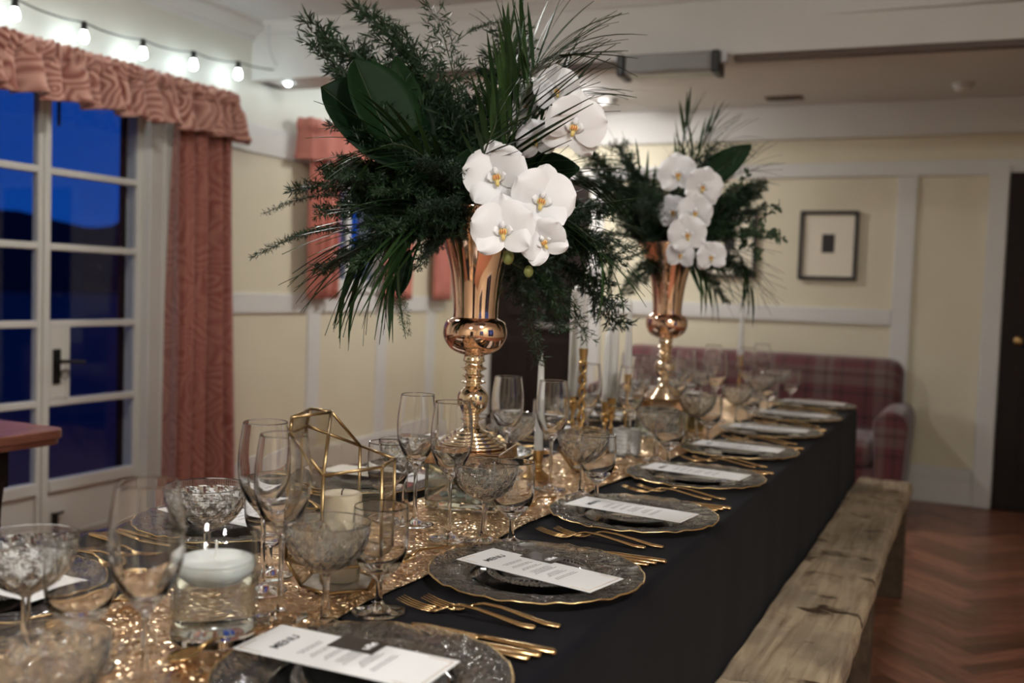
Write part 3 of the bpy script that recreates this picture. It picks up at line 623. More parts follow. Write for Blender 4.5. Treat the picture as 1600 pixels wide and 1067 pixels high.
# menu
mn = thing('menu_card', 'x', 'menu'); ML, MW = .122, .046
boxo('card', (-ML, ML, -MW, MW, 0, .0006), 'paper', mn)
tm = text_mesh('MENU', .017); o = obj('title', tm, 'print_ink', mn, (-.082, 0, .0009), (0, 0, math.pi/2))
rn = random.Random(5); q = []
x = -.050
for bl_ in (2, 2, 2, 4, 3, 2):
    for ln in range(bl_):
        w = rn.uniform(.030, .056); y = -w/2
        while y < w/2:
            ww = rn.uniform(.003, .008); q.append(([(x, y, .0008), (x+.0014, y, .0008), (x+.0014, min(y+ww, w/2), .0008), (x, min(y+ww, w/2), .0008)], [(0, 1, 2, 3)])); y += ww+.0013
        x += .0044
    x += .0082
stuff(obj('small_print', mesh('small_print', *join(*q)), 'print_ink', mn))
def linebox(a, b, w=.0005): return box(min(a[0], b[0])-w, max(a[0], b[0])+w, min(a[1], b[1])-w, max(a[1], b[1])+w, .0006, .0008)
c1, c2 = ML-.006, MW-.006
stuff(obj('corner_lines', mesh('corner_lines', *join(linebox((c1, -c2), (c1, c2)), linebox((c1-.03, c2), (c1, c2)), linebox((c1-.03, -c2), (c1, -c2)), linebox((-c1, -c2), (-c1, -c2+.03)), linebox((-c1, -c2), (-c1+.03, -c2)))), 'gold_rim', mn))
MN = Maker(mn)
# cutlery: all lie along +x with the handle end at x=0
def strip(st):          # stations (x, half width, z centre, half thickness)
    v, f = [], []
    for x, w, z, h in st:
        for k in range(8):
            a = 2*math.pi*(k+.5)/8; v.append((x, w*math.copysign(abs(math.cos(a))**.7, math.cos(a)), z+h*math.sin(a)))
    n = len(st)
    for i in range(n-1):
        for k in range(8): k2 = (k+1) % 8; f.append((i*8+k, (i+1)*8+k, (i+1)*8+k2, i*8+k2))
    return v, f + [tuple(range(8)), tuple(reversed(range((n-1)*8, n*8)))]
HND = [(0, .004, .0035, .002), (.003, .0065, .0035, .0024), (.02, .0068, .004, .0024), (.05, .0052, .009, .0022), (.085, .0034, .0145, .0022), (.11, .0026, .0155, .0022), (.128, .0028, .011, .0020)]
fk = thing('fork', 'x', 'fork'); obj('handle', mesh('handle', *strip(HND), True), 'cutlery_gold', fk)
obj('head', mesh('head', *strip([(.126, .0028, .0115, .0018), (.134, .006, .0075, .0014), (.142, .0105, .0045, .0011), (.152, .0118, .0035, .001)]), True), 'cutlery_gold', fk)
tn = mesh('tine', *strip([(.150, .0016, .0036, .001), (.168, .0014, .0045, .001), (.185, .0012, .0075, .0009), (.202, .0007, .0125, .0006)]), True)
for k in range(4): obj('tine', tn, 'cutlery_gold', fk, (0, -.0099+.0066*k, 0))
FK = Maker(fk)
kn = thing('knife', 'x', 'knife'); obj('handle', mesh('handle', *strip([(0, .004, .0042, .0025), (.004, .0068, .0044, .0038), (.04, .0062, .0044, .0036), (.09, .0045, .0044, .0032), (.105, .004, .0044, .003)]), True), 'cutlery_gold', kn)
obj('blade', mesh('blade', *strip([(.103, .004, .0044, .0012), (.112, .008, .0044, .0009), (.15, .0095, .0044, .0008), (.185, .0085, .0044, .0008), (.203, .003, .0044, .0006)]), True), 'cutlery_gold', kn); KN = Maker(kn)
sp_ = thing('dessert_spoon', 'x', 'spoon'); obj('handle', mesh('handle', *strip([(x*.85, w*.85, z*.85, h) for x, w, z, h in HND]), True), 'cutlery_gold', sp_)
def bowlfn(u, w):
    a = (u-.5)*2; L = w*.046; hw = .0155*math.sin(math.pi*min(max((w*.92+.06), 0), 1))**.6; d = (1-a*a)*math.sin(math.pi*w)**.7*.007
    return (.107+L, a*hw, .0105-d)
o = obj('bowl', mesh('bowl', *grid(9, 13, bowlfn), True), 'cutlery_gold', sp_); solid(o, .0012); SPN = Maker(sp_)

def place(k, side):
    if side > 0: cx, cy, rz, w = -.59, YS[k], 0, f'{ORD[k]} on the bench side'
    else: cx, cy, rz, w = -1.192, YSL[k], math.pi, f'{ORD[k]} on the curtain side'
    Mx = Matrix.Translation((cx, cy, 0)) @ Matrix.Rotation(rz, 4, 'Z'); rnd = random.Random(k*7+(3 if side > 0 else 1))
    def P(x, y, z): v = Mx @ Vector((x, y, z)); return v
    over = ZT+.0010
    CH.put(P(0, 0, over), rnd.uniform(0, 6), f'rippled glass charger with gold rim, {w}', 'glass chargers')
    SP.put(P(.008, -.005, over+.0045), rnd.uniform(0, 6), f'small beaded glass plate on charger, {w}', 'beaded glass plates')
    an = {(0, 1): 1, (1, 1): -12, (2, 1): -7, (3, 1): -6}.get((k, side), rnd.uniform(-6, 3))
    mx, my = {(0, 1): (-.035, .015), (1, 1): (.012, -.022)}.get((k, side), (.0, -.01+rnd.uniform(-.01, .01)))
    MN.put(P(mx, my, over+.0225), rz+R(an), f'white printed menu on glass plate, {w}', 'white menu cards')
    # forks: handle towards the diner (+x), tines towards the runner
    ff = lambda y, x, n_: FK.put(P(x, y, over), rz+math.pi+R(rnd.uniform(-2, 2)), f'gold {n_} fork beside charger, {w}', 'gold forks')
    if not (side < 0 and k in (6, 7)): ff(-.190, .118, 'inner'); ff(-.212, .092, 'outer')
    if k < 6:
        for i, (y, x) in enumerate(((.155, .130), (.172, .138), (.190, .150))): 
            if side < 0 and i == 2: continue
            KN.put(P(x, y, over), rz+math.pi+R(rnd.uniform(-2, 3)), f'gold {("inner", "middle", "outer")[i]} knife beside charger, {w}', 'gold knives')
        zz = ZR+.001
        SPN.put(P(-.192, .065, zz), rz-math.pi/2+R(rnd.uniform(-4, 4)), f'gold dessert spoon on the runner edge, {w}', 'gold dessert spoons')
for k in range(8): place(k, 1)
for k in range(8): place(k, -1)
# dark name card on the second bench-side plate
for (x_, y_, rz_, lab_) in ((-0.596, 1.419, R(-12), 'small black name card lying on the second bench-side menu'), (-0.629, 0.957, R(1), 'small black name card lying on the nearest bench-side menu')):
    nc = thing('name_card', lab_, 'card', (x_, y_, ZT+.0246), rz_)
    boxo('card', (-.030, .030, -.019, .019, 0, .0006), 'card_black', nc)
    q = [tube(spline([(.012+.004*math.sin(i*1.9), .004*i-.010, .0009), (.016+.003*math.cos(i*2.3), .004*i-.008, .0009), (.020, .004*i-.009, .0009)], 3), .0006, 4) for i in range(6)]
    stuff(obj('scribbled_name', mesh('scribbled_name', *join(*q)), 'print_white', nc))

# ------------------------------------------------------------------ floating candle cylinder
cy = thing('glass_cylinder', 'straight glass cylinder of water with a floating candle', 'vase', (-.815, .925, ZR+.0005)); rC, hC = .051, .130
obj('wall', mesh('wall', *lathe([(rC, .014), (rC, hC-.001), (rC-.0015, hC), (rC-.003, hC-.001), (rC-.003, .014)], 56), True), 'pane_glass', cy)
obj('base', mesh('base', *lathe([(0, 0), (rC-.003, 0), (rC, .003), (rC, .0138), (0, .0138)], 56), True), 'glass', cy)
obj('water', mesh('water', *lathe([(0, .0142), (rC-.0034, .0142), (rC-.0032, .0150), (rC-.0032, .0695), (rC-.0034, .0705), (0, .0705)], 56), True), 'water', cy)
fc = thing('floating_candle', 'round white candle floating in the glass cylinder', 'candle', (-.815, .925, ZR+.0005+.0765))
obj('wax', mesh('wax', *lathe(curve2([(0, -.014), (.018, -.013), (.032, -.006), (.0445, .006), (.0468, .014), (.0455, .019), (.042, .021), (0, .0205)], 3), 48), True), 'white_wax', fc)
obj('wick', mesh('wick', *tube([(0, 0, .019), (.001, 0, .03), (.0005, .001, .042)], .0012, 6)), 'white_wick', fc)

# ------------------------------------------------------------------ geometric lanterns
def lantern(loc, rz, sc, label, V, Fc, skip=()):
    t = thing('geometric_lantern', label, 'lantern', loc, rz); V = [Vector(p)*sc for p in V]; E = set()
    for fc_ in Fc:
        for a, b in zip(fc_, fc_[1:]+fc_[:1]): E.add((min(a, b), max(a, b)))
    for a, b in sorted(E): obj('frame_bar', mesh('frame_bar', *tube([V[a], V[b]], .0024, 8), True), 'frame_brass', t)
    for i, fc_ in enumerate(Fc):
        if i in skip: continue
        c = sum((V[k] for k in fc_), Vector())/len(fc_); me = mesh('pane', [tuple(V[k].lerp(c, .02)) for k in fc_], [tuple(range(len(fc_)))])
        o = obj('pane', me, 'smoked_pane' if i else 'pane_glass', t); solid(o, .0012)
    bm = mesh('mirror_base', [tuple(V[k]*.96+Vector((0, 0, .0012))) for k in Fc[0]], [tuple(range(len(Fc[0])))]); o = obj('mirror_base', bm, 'steel_pale', t); solid(o, .001)
    return t
# ring vertices: local -x is the tall side
n6 = 6; V = []
aa = [R(a) for a in (-100, -35, 20, 80, 145, 205)]
V += [(.050*math.cos(a), .050*math.sin(a), .0015) for a in aa]; V += [(.070*math.cos(a), .070*math.sin(a), .045) for a in aa]
topz = [.185, .195, .195, .205, .240, .240]; V += [(.068*math.cos(a), .068*math.sin(a), z) for a, z in zip(aa, topz)]
V += [(-.062, -.020, .262), (-.020, .022, .266), (-.050, .038, .268)]
Fc = [list(range(6))] + [[i, (i+1) % 6, 6+(i+1) % 6, 6+i] for i in range(6)] + [[6+i, 6+(i+1) % 6, 12+(i+1) % 6, 12+i] for i in range(6)] + [[12, 17, 18, 19], [18, 19, 20], [17, 16, 20, 18], [16, 15, 19, 20], [15, 14, 13, 12, 19]]
V = [(x*1.12, y*1.12, z*.92) for x, y, z in V]
lantern((-.814, 1.185, ZR+.001), R(25), 1.0, 'tall brass and glass geometric lantern holding a pillar candle', V, Fc, (17, ))
pc = thing('pillar_candle', 'cream pillar candle inside the tall brass lantern', 'candle', (-.818, 1.190, ZR+.0062))
obj('wax', mesh('wax', *lathe([(0, 0), (.028, 0), (.0295, .002), (.0295, .122), (.027, .1255), (.020, .124), (0, .122)], 40), True), 'candle_wax', pc)
obj('wick', mesh('wick', *tube([(0, 0, .121), (.001, 0, .128), (.003, .001, .132)], .0011, 6)), 'wick', pc)
# low lantern: faceted bowl-like polyhedron
aa = [R(a) for a in (-90, -30, 30, 90, 150, 210)]
V2 = [(.032*math.cos(a), .032*math.sin(a), .0015) for a in aa] + [(.070*math.cos(a+R(0)), .070*math.sin(a), .050) for a in aa] + [(.040*math.cos(a), .040*math.sin(a), .098) for a in aa]
F2 = [list(range(6))] + [[i, (i+1) % 6, 6+(i+1) % 6, 6+i] for i in range(6)] + [[6+i, 6+(i+1) % 6, 12+(i+1) % 6, 12+i] for i in range(6)]
lantern((-.852, 2.27, ZR+.001), R(12), 1.0, 'low faceted glass lantern with brass edges behind the second menu', V2, F2)
rb = thing('ribbed_votive', 'pale grey ribbed candle pot behind the low lantern', 'candle pot', (-.842, 2.56, ZR+.001))
obj('pot', mesh('pot', *lathe([(0, 0), (.036, 0)] + [(.038+(.0012 if i % 2 else 0), .003+.0055*i) for i in range(12)] + [(.036, .066), (.034, .066), (.033, .01), (0, .01)], 40)), 'ribbed_white', rb)
obj('wax', mesh('wax', *lathe([(0, .0105), (.0325, .0105), (.0325, .05), (0, .05)], 30)), 'candle_wax', rb)
gv = thing('amber_votive', 'small amber glass votive near the far gold vase', 'votive', (-.80, 3.12, ZR+.001))
obj('pot', mesh('pot', *lathe([(0, 0), (.026, 0), (.029, .01), (.03, .065), (.028, .065), (.026, .012), (0, .01)], 28), True), 'amber_glass', gv); obj('wax', mesh('wax', *lathe([(0, .0102), (.0258, .0125), (.0268, .04), (0, .04)], 24)), 'candle_wax', gv)

# ------------------------------------------------------------------ candlesticks
def candlestick(loc, h, label, twisted=False, r=.034):
    t = thing('candlestick', label, 'candlestick', loc)
    obj('base', mesh('base', *lathe(curve2([(0, 0), (r, 0), (r*1.02, .004), (r*.8, .009), (r*.45, .016), (r*.28, .022)], 3)+[(0, .022)], 28), True), 'brass', t)
    if twisted:
        for k in range(2):
            hp = [(.0075*math.cos(z*95+k*math.pi), .0075*math.sin(z*95+k*math.pi), z) for z in np.linspace(.020, h-.040, 90)]
            obj('twisted_strand', mesh('twisted_strand', *tube(hp, .0042, 7), True), 'brass', t)
    else:
        obj('shaft', mesh('shaft', *lathe(curve2([(r*.28, .020), (.0045, .03), (.0042, h*.42), (.0085, h*.45), (.0045, h*.49), (.0045, h-.062), (.010, h-.052), (.012, h-.046), (.005, h-.038)], 4), 20), True), 'brass', t)
    obj('cup', mesh('cup', *lathe(curve2([(.004, h-.042), (.013, h-.039), (.0135, h-.036), (.0095, h-.033), (.0115, h-.014), (.0125, h-.001)], 3) + [(.014, h), (.0112, h), (.010, h-.022), (0, h-.022)], 24), True), 'brass', t)
def taper(loc, h, r0, r1, label):
    t = thing('taper_candle', label, 'candle', loc)
    obj('wax', mesh('wax', *lathe([(0, 0), (r0*.8, 0), (r0*.85, .02), (r0, .024), (r1, h-.02), (r1*.75, h-.007), (r1*.3, h), (0, h+.001)], 20), True), 'white_wax', t)
    obj('wick', mesh('wick', *tube([(0, 0, h), (.001, 0, h+.006), (.003, 0, h+.009)], .0009, 5)), 'white_wick', t)
def stick_with_taper(x, y, h, ch_, r0, r1, l1, l2, tw=False):
    candlestick((x, y, ZR+.0005), h, l1, tw); taper((x, y, ZR+.0005+h-.0218), ch_, r0, r1, l2)
stick_with_taper(-.898, 2.09, .066, .235, .0105, .0068, 'short brass candlestick left of the low lantern', 'white taper on the short brass candlestick')
stick_with_taper(-.930, 2.44, .285, .225, .0108, .006, 'twisted open-spiral brass candlestick behind the second coupe', 'white taper on the twisted brass candlestick', True)
stick_with_taper(-.888, 2.56, .148, .27, .0135, .0125, 'brass candlestick right of the twisted one', 'thick white taper right of the twisted candlestick')
stick_with_taper(-.955, 2.70, .120, .225, .012, .009, 'low brass candlestick behind the two taller plain ones', 'white taper on the low brass candlestick, partly hidden')
stick_with_taper(-.890, 2.69, .205, .235, .0125, .0065, 'slim brass candlestick standing nearest the far vase', 'white taper on the slim candlestick nearest the far vase')
stick_with_taper(-.985, 2.52, .170, .30, .016, .0155, 'brass candlestick behind the twisted one', 'thickest white candle behind the twisted candlestick')
stick_with_taper(-.860, 4.03, .200, .26, .012, .008, 'brass candlestick at the far end of the runner', 'white taper standing out against the far wall')

# ================================================================== VASES
def vase(loc, rz, wh):
    bx = thing('glass_box', f'square thick glass box of greenery under the {wh} vase', 'glass box', (loc[0], loc[1], ZR+.001), rz); s, h = .072, .088; t_ = .006
    obj('walls', mesh('walls', *join(*[box(*b) for b in ((-s, s, -s, -s+t_, .016, h), (-s, s, s-t_, s, .016, h), (-s, -s+t_, -s+t_, s-t_, .016, h), (s-t_, s, -s+t_, s-t_, .016, h))])), 'thick_glass', bx)
    boxo('base', (-s, s, -s, s, 0, .0155), 'thick_glass', bx, .002)
    rnd = random.Random(3)
    for i in range(26):
        r_ = rnd.uniform(.006, .011); obj('pebble', mesh('pebble', *sphere(r_, 8, 6, (1, 1, .6)), True), 'pebble', bx, (rnd.uniform(-.052, .052), rnd.uniform(-.052, .052), .0165+r_*.6))
    for i in range(14):
        a = rnd.uniform(0, 6.28); L = rnd.uniform(.05, .09); p0 = Vector((rnd.uniform(-.03, .03), rnd.uniform(-.03, .03), .022)); d = Vector((math.cos(a)*.5, math.sin(a)*.5, rnd.uniform(.3, .9))).normalized()
        nn = d.cross(Vector((0, 0, 1))).normalized()*.014
        pts = [p0, p0+d*L*.5+nn, p0+d*L, p0+d*L*.5-nn]; pts = [Vector((max(-.06, min(.06, p.x)), max(-.06, min(.06, p.y)), min(p.z, .082))) for p in pts]
        o = obj('leaf', mesh('leaf', [tuple(p) for p in pts], [(0, 1, 2, 3)]), 'leaf_green', bx); solid(o, .0006)
    zb = ZR+.001+h
    tr = boxo('mirror_plinth', (-.078, .078, -.078, .078, .0005, .027), 'bronze_mirror', None, .002, (loc[0], loc[1], zb), (0, 0, rz)); tag(tr, f'square bronze mirrored plinth under the {wh} gold vase', 'plinth')
    z0 = zb+.0275; v = thing('trumpet_vase', f'{wh} tall rose gold trumpet vase with round bowl', 'vase', (loc[0], loc[1], z0))
    obj('foot', mesh('foot', *lathe([(0, 0), (.069, 0), (.071, .003), (.069, .006), (.0615, .007), (.063, .0095), (.061, .012), (.0525, .013), (.054, .0155), (.052, .018), (.0435, .019), (.045, .0215), (.043, .024), (.0335, .026), (.035, .0285), (.033, .031), (.023, .034), (.018, .040), (.0135, .048), (0, .048)], 48), True), 'pale_gold', v)
    obj('stem', mesh('stem', *lathe(curve2([(.0135, .046), (.013, .052), (.022, .056), (.014, .060), (.015, .066), (.027, .078), (.031, .095), (.029, .108), (.018, .120), (.014, .124), (.024, .128), (.025, .131), (.015, .134), (.020, .140), (.022, .143), (.014, .148), (.019, .153), (.027, .157), (.020, .161), (.017, .168), (.022, .172), (.020, .180), (.022, .186)], 3), 40), True), 'pale_gold', v)
    obj('bowl', mesh('bowl', *lathe(curve2([(.020, .184), (.030, .186), (.050, .197), (.062, .217), (.0635, .233), (.058, .250), (.046, .257), (.044, .258)], 4), 56), True), 'rose_gold', v)
    tr_o = curve2([(.0445, .256), (.0445, .280), (.0485, .322), (.0555, .362), (.070, .412), (.088, .452), (.099, .475)], 4); tr_i = [(r-.002, z) for r, z in reversed(tr_o)]
    obj('trumpet', mesh('trumpet', *lathe(tr_o+tr_i, 64), True), 'rose_gold', v); return Vector((loc[0], loc[1], z0+.455))
mouth1 = vase((-.905, 1.765), R(12), 'near'); mouth2 = vase((-.862, 2.965), R(8), 'far')
print('MOUTHS', mouth1, mouth2)

# ================================================================== PLANTS
def frame_to(base, d, droop=Vector((0, 0, -1))):      # local +z along d, local +x leaning towards droop
    d = d.normalized(); x = droop - d*droop.dot(d)
    if x.length < .05: x = d.orthogonal()
    x.normalize(); y = d.cross(x)
    return Matrix(((x.x, y.x, d.x, base.x), (x.y, y.y, d.y, base.y), (x.z, y.z, d.z, base.z), (0, 0, 0, 1)))
# --- fern sprigs (unit length 1 along +z, bending towards +x)
def sprig_mesh(seed, nb, blen, nl, nn, bend, flat=.6, nw=.0045):
    rnd = random.Random(seed); v, f = [], []
    def pos(t): return Vector((bend*t*t*.5, 0.02*math.sin(t*5+seed), t))
    for i in range(nb):
        t = .12+.88*i/nb; p = pos(t); tan = (pos(min(t+.02, 1.02))-pos(t-.02)).normalized()
        for sgn in (-1, 1):
            L = blen*(1-.75*t)*rnd.uniform(.75, 1.2)+.03; side = Vector((rnd.uniform(-flat, flat), sgn, rnd.uniform(-.1, .3))).normalized()
            d = (side*.85+tan*rnd.uniform(.35, .7)).normalized(); m_ = max(3, int(L/nl))
            e = p+d*L; s_ = d.orthogonal().normalized()*.002; k = len(v); v += [p-s_, p+s_, e]; f.append((k, k+1, k+2))
            for j in range(m_):
                q_ = p+d*L*(j+.6)/m_
                for _ in range(nn):
                    nd = (d*rnd.uniform(.3, 1)+Vector((rnd.gauss(0, 1), rnd.gauss(0, 1), rnd.gauss(0, 1)))*.62).normalized(); w_ = nd.cross(Vector((rnd.gauss(0, 1), rnd.gauss(0, 1), rnd.gauss(0, 1)))).normalized()*nw
                    ln = rnd.uniform(.04, .075); mid = q_+nd*ln*.5; k = len(v); v += [q_, mid-w_, q_+nd*ln, mid+w_]; f.append((k, k+1, k+2, k+3))
    sv, sf_ = tube([pos(t) for t in np.linspace(0, 1, 9)], [.007*(1-.7*t) for t in np.linspace(0, 1, 9)], 5)
    return mesh('foliage', v, f), mesh('stem', sv, sf_, True)
SPR = [sprig_mesh(1, 26, .32, .020, 5, .25), sprig_mesh(2, 28, .28, .020, 5, .7), sprig_mesh(3, 22, .40, .022, 5, .1), sprig_mesh(4, 30, .24, .020, 5, 1.0)]
PLU = [sprig_mesh(11, 26, .20, .020, 2, .5, .15, .004), sprig_mesh(12, 28, .16, .020, 2, .9, .12, .004)]
for fm, sm_ in SPR+PLU: fm.materials.append(MATS['fern_green']); sm_.materials.append(MATS['stem_green'])
def place_words(tip, m_):
    v = tip-m_; a, b, c = v.dot(RT), v.dot(UP), v.dot(FW)
    w = ('far right' if a > .2 else 'right' if a > .07 else 'middle' if a > -.07 else 'left' if a > -.2 else 'far left'); h = ('top' if b > .3 else 'upper' if b > .14 else 'middle' if b > 0 else 'hanging lower')
    return f"{h} {w}" if (h, w) != ('middle', 'middle') else 'central', ('front' if c < -.04 else 'back')
def sprig(variants, base, tip, lab, group, i=0, droop=Vector((0, 0, -1)), over=1.0):
    fm, sm_ = variants[i % len(variants)]; base, tip = Vector(base), Vector(tip); d = tip-base; L = d.length*over
    t = bpy.data.objects.new('fern_sprig', None); COL.objects.link(t); t.empty_display_size = .02; tag(t, lab, 'fern', group)
    M_ = frame_to(base, d, droop) @ Matrix.Scale(L, 4); t.matrix_world = M_
    stuff(obj('foliage', fm, None, t)); obj('stem', sm_, None, t); return t
# --- palm fronds
def leaflet_mesh(curl):
    n = 7; v, f = [], []
    for i in range(n):
        t = i/(n-1); w = .038*math.sin(math.pi*min(1, t*.93+.07))**.8*(1-.25*t); x = curl*t*t*.5
        v += [(x+.006, -w, t), (x, 0, t), (x+.006, w, t)]
    for i in range(n-1):
        for k in (0, 1): a = i*3+k; f.append((a, a+1, a+4, a+3))
    me = mesh('leaflet', v, f, True); me.materials.append(MATS['palm_green']); return me
LFM = [leaflet_mesh(c) for c in (.15, .4, .75)]
def palm(pts, n, length, spread, lab, group, droop=.35, fwd=.9, seed=0):
    rnd = random.Random(seed); P = spline(pts, 8); root = P[0]
    t = bpy.data.objects.new('palm_leaf', None); COL.objects.link(t); t.location = root; t.empty_display_size = .02; tag(t, lab, 'palm leaf', group)
    obj('rachis', mesh('rachis', *tube([p-root for p in P], [.0022*(1-.7*i/len(P)) for i in range(len(P))], 6), True), 'stem_green', t)
    viewd = (CAM_LOC-root).normalized()
    for k in range(n):
        q_ = .18+.82*k/(n-1); idx = min(int(q_*(len(P)-1)), len(P)-2); p = P[idx].lerp(P[idx+1], q_*(len(P)-1)-idx); tan = (P[idx+1]-P[max(idx-1, 0)]).normalized()
        side = tan.cross(viewd).normalized()
        for s_ in ((-1, 1) if k < n-1 else (0,)):
            d = tan*fwd*rnd.uniform(.85, 1.2) + side*s_*spread*(1-.45*q_) + Vector((rnd.gauss(0, .07), rnd.gauss(0, .07), rnd.gauss(0, .07))) + viewd*rnd.uniform(-.15, .2)
            L = length*(.62+.5*math.sin(math.pi*(.15+.75*q_)))*rnd.uniform(.85, 1.1)
            o = obj('leaflet', LFM[rnd.choice((0, 1, 1, 2)) if droop > .2 else 0], None, t); M_ = frame_to(p-root, d, Vector((0, 0, -1))); o.matrix_local = M_ @ Matrix.Diagonal((L, L*rnd.uniform(.8, 1.15)*(.15/length)**.35, L, 1))
    return t
# --- broad leaves
def broad_mesh(outline, cup, fold, n=12):
    v, f = [], []
    for i in range(n+1):
        t = i/n; w = outline(t)
        for k in range(9):
            a = (k-4)/4; v.append((cup*t*t*.4 + fold*abs(a)*w*1.0 - .0, a*w, t))
    for i in range(n):
        for k in range(8): a = i*9+k; f.append((a, a+1, a+10, a+9))
    return mesh('blade', v, f, True)
def broad(base, tip, wid, lab, group, face, cup=.3, fold=.25, heart=False):
    base, tip = Vector(base), Vector(tip); d = tip-base; L = d.length
    fn = (lambda t: wid/L*(math.sin(math.pi*min(1, t*.80+.22))**.55)*(1 if t < .98 else .5)) if heart else (lambda t: wid/L*math.sin(math.pi*min(1, t*.96+.03))**.8)
    t = bpy.data.objects.new('broad_leaf', None); COL.objects.link(t); tag(t, lab, 'leaf', group); t.empty_display_size = .02
    t.matrix_world = frame_to(base, d, face) @ Matrix.Scale(L, 4)
    o = obj('blade', broad_mesh(fn, cup, fold), 'leaf_green', t); solid(o, .004)
    obj('midrib', mesh('midrib', *tube([(cup*q_*q_*.4+.008, 0, q_) for q_ in np.linspace(-.12, .98, 9)], [.010*(1-.7*q_) for q_ in np.linspace(0, 1, 9)], 6), True), 'stem_green', t); return t
# --- orchids
def petal_mesh(L, wd, cup, wav, seed, tipw=.25):
    ph = seed*1.7
    def fn(u, w):
        a = (u-.5)*2; hw = wd*(math.sin(math.pi*min(1, w*.86+.10))**.62)*(1 if w < 1 else .3); z = cup*(math.sin(w*2.2)*.5) - .10*L*a*a*w + wav*L*math.sin(a*4+ph)*w*w
        return (a*hw, w*L, z)
    return mesh('petal', *grid(11, 12, fn), True)
PT = [petal_mesh(.050, .0345, .014, .05, s) for s in range(3)]; SPL = [petal_mesh(.052, .0215, .012, .04, s) for s in range(3)]
for me in PT+SPL: me.materials.append(MATS['orchid_white'])
CORE = mesh('column', *sphere(.0042, 10, 8, (1, 1.5, 1.1), (0, .006, .011)), True); CORE.materials.append(MATS['orchid_white'])
LIP = mesh('lip', *join(sphere(.0062, 12, 8, (1, 1, .7), (0, -.004, .0085)), sphere(.0034, 8, 6, (1, 1.6, .8), (0, -.012, .011))), True); LIP.materials.append(MATS['orchid_throat'])
LOB = mesh('lip_lobe', *grid(9, 9, lambda u, w: ((u-.5)*2*.0095*math.sin(math.pi*min(1, w*.8+.15)), .004+w*.015, .005+.013*math.sin(w*2.0)-.004*((u-.5)*2)**2)), True); LOB.materials.append(MATS['orchid_white'])
SPECK = mesh('throat_marking', *join(*[sphere(.0021, 6, 5, (.55, 1.9, .5), (q*.0032, -.0035, .0128)) for q in (-1, 0, 1)]), True); SPECK.materials.append(MATS['orchid_orange'])
def orchid_spray(spots, buds, origin, lab, roll_seed):
    rnd = random.Random(roll_seed); t = bpy.data.objects.new('orchid_spray', None); COL.objects.link(t); t.location = origin; tag(t, lab, 'orchid'); t.empty_display_size = .02
    pts = [origin] + [at(x, y, d+.035) for x, y, d, *_ in spots] + [at(x, y, d+.01) for x, y, d, s in buds]
    obj('flower_stem', mesh('flower_stem', *tube([p-origin for p in spline(pts, 5)], .0024, 6), True), 'stem_green', t)
    for x, y, d, s, roll, tx, ty in spots:
        p = at(x, y, d); z = (CAM_LOC-p).normalized() + RT*tx + UP*ty; z.normalize(); yv = (UP - z*UP.dot(z)).normalized(); xv = yv.cross(z)
        M_ = Matrix(((xv.x, yv.x, z.x, p.x-origin.x), (xv.y, yv.y, z.y, p.y-origin.y), (xv.z, yv.z, z.z, p.z-origin.z), (0, 0, 0, 1))) @ Matrix.Rotation(R(roll), 4, 'Z') @ Matrix.Scale(s/.105, 4)
        c = obj('flower', CORE, None, t); c.matrix_local = M_
        for nm, lst, ang_, zz in (('sepal', SPL, 0, -.002), ('sepal', SPL, 128, -.002), ('sepal', SPL, -128, -.002), ('petal', PT, 68, .003), ('petal', PT, -68, .004)):
            q_ = obj(nm, rnd.choice(lst), None, c); q_.matrix_local = Matrix.Translation((0, 0, zz)) @ Matrix.Rotation(R(ang_+rnd.uniform(-5, 5)), 4, 'Z') @ Matrix.Rotation(R(rnd.uniform(-4, 22)), 4, 'X')
        obj('lip', LIP, None, c); obj('throat_marking', SPECK, None, c)
        for a_ in (100, -100, 180): q_ = obj('lip_lobe', LOB, None, c); q_.matrix_local = Matrix.Rotation(R(a_), 4, 'Z') @ Matrix.Scale(.62 if a_ == 180 else .78, 4)
    for x, y, d, s in buds:
        p = at(x, y, d); b = obj('bud', mesh('bud', *sphere(s/2, 14, 10, (.85, .8, 1.05)), True), 'bud_green', t, p-origin)
    return t
D1 = 2.0
m1 = mouth1
orchid_spray([(868, 140, 1.92, .100, 8, .3, .05), (896, 196, 1.86, .132, -12, .15, .0), (838, 218, 1.93, .085, 10, -.2, .0), (822, 165, 1.97, .09, 40, -.3, .2)], [], m1+Vector((.03, -.02, .02)), 'upper white orchid spray in the near vase', 1)
orchid_spray([(776, 275, 1.84, .134, 10, -.1, .15), (846, 312, 1.83, .134, -14, .1, .1), (786, 358, 1.79, .128, 4, -.05, .0), (848, 376, 1.80, .100, 28, .1, -.1)], [(794, 402, 1.82, .026), (826, 424, 1.84, .021)], m1+Vector((.03, -.05, .02)), 'lower white orchid spray with green buds on the near vase', 2)
m2 = mouth2
orchid_spray([(1060, 272, 2.88, .128, 5, -.1, .1), (1098, 292, 2.84, .122, -14, .15, .1), (1052, 330, 2.92, .105, 15, -.3, 0), (1086, 332, 2.84, .112, -6, .1, .1), (1074, 366, 2.82, .120, 10, 0, .05), (1064, 397, 2.84, .092, -8, -.2, -.1), (1110, 400, 2.82, .098, 12, .15, -.1)], [], m2+Vector((.02, -.05, .02)), 'white orchid spray in the far vase', 3)

rnd = random.Random(21); Cc = m1+Vector((0, 0, .0))
def mouth(m_, tip, k=.03):
    d = Vector(tip)-m_; d.z *= .3; d = d.normalized()*min(k, .06) if d.length > 1e-4 else d; return m_+d-Vector((0, 0, .015))
G1 = 'feathery fern sprigs in the near vase'; L1 = 'dark green fern sprig, %s, %s of the near flower arrangement'
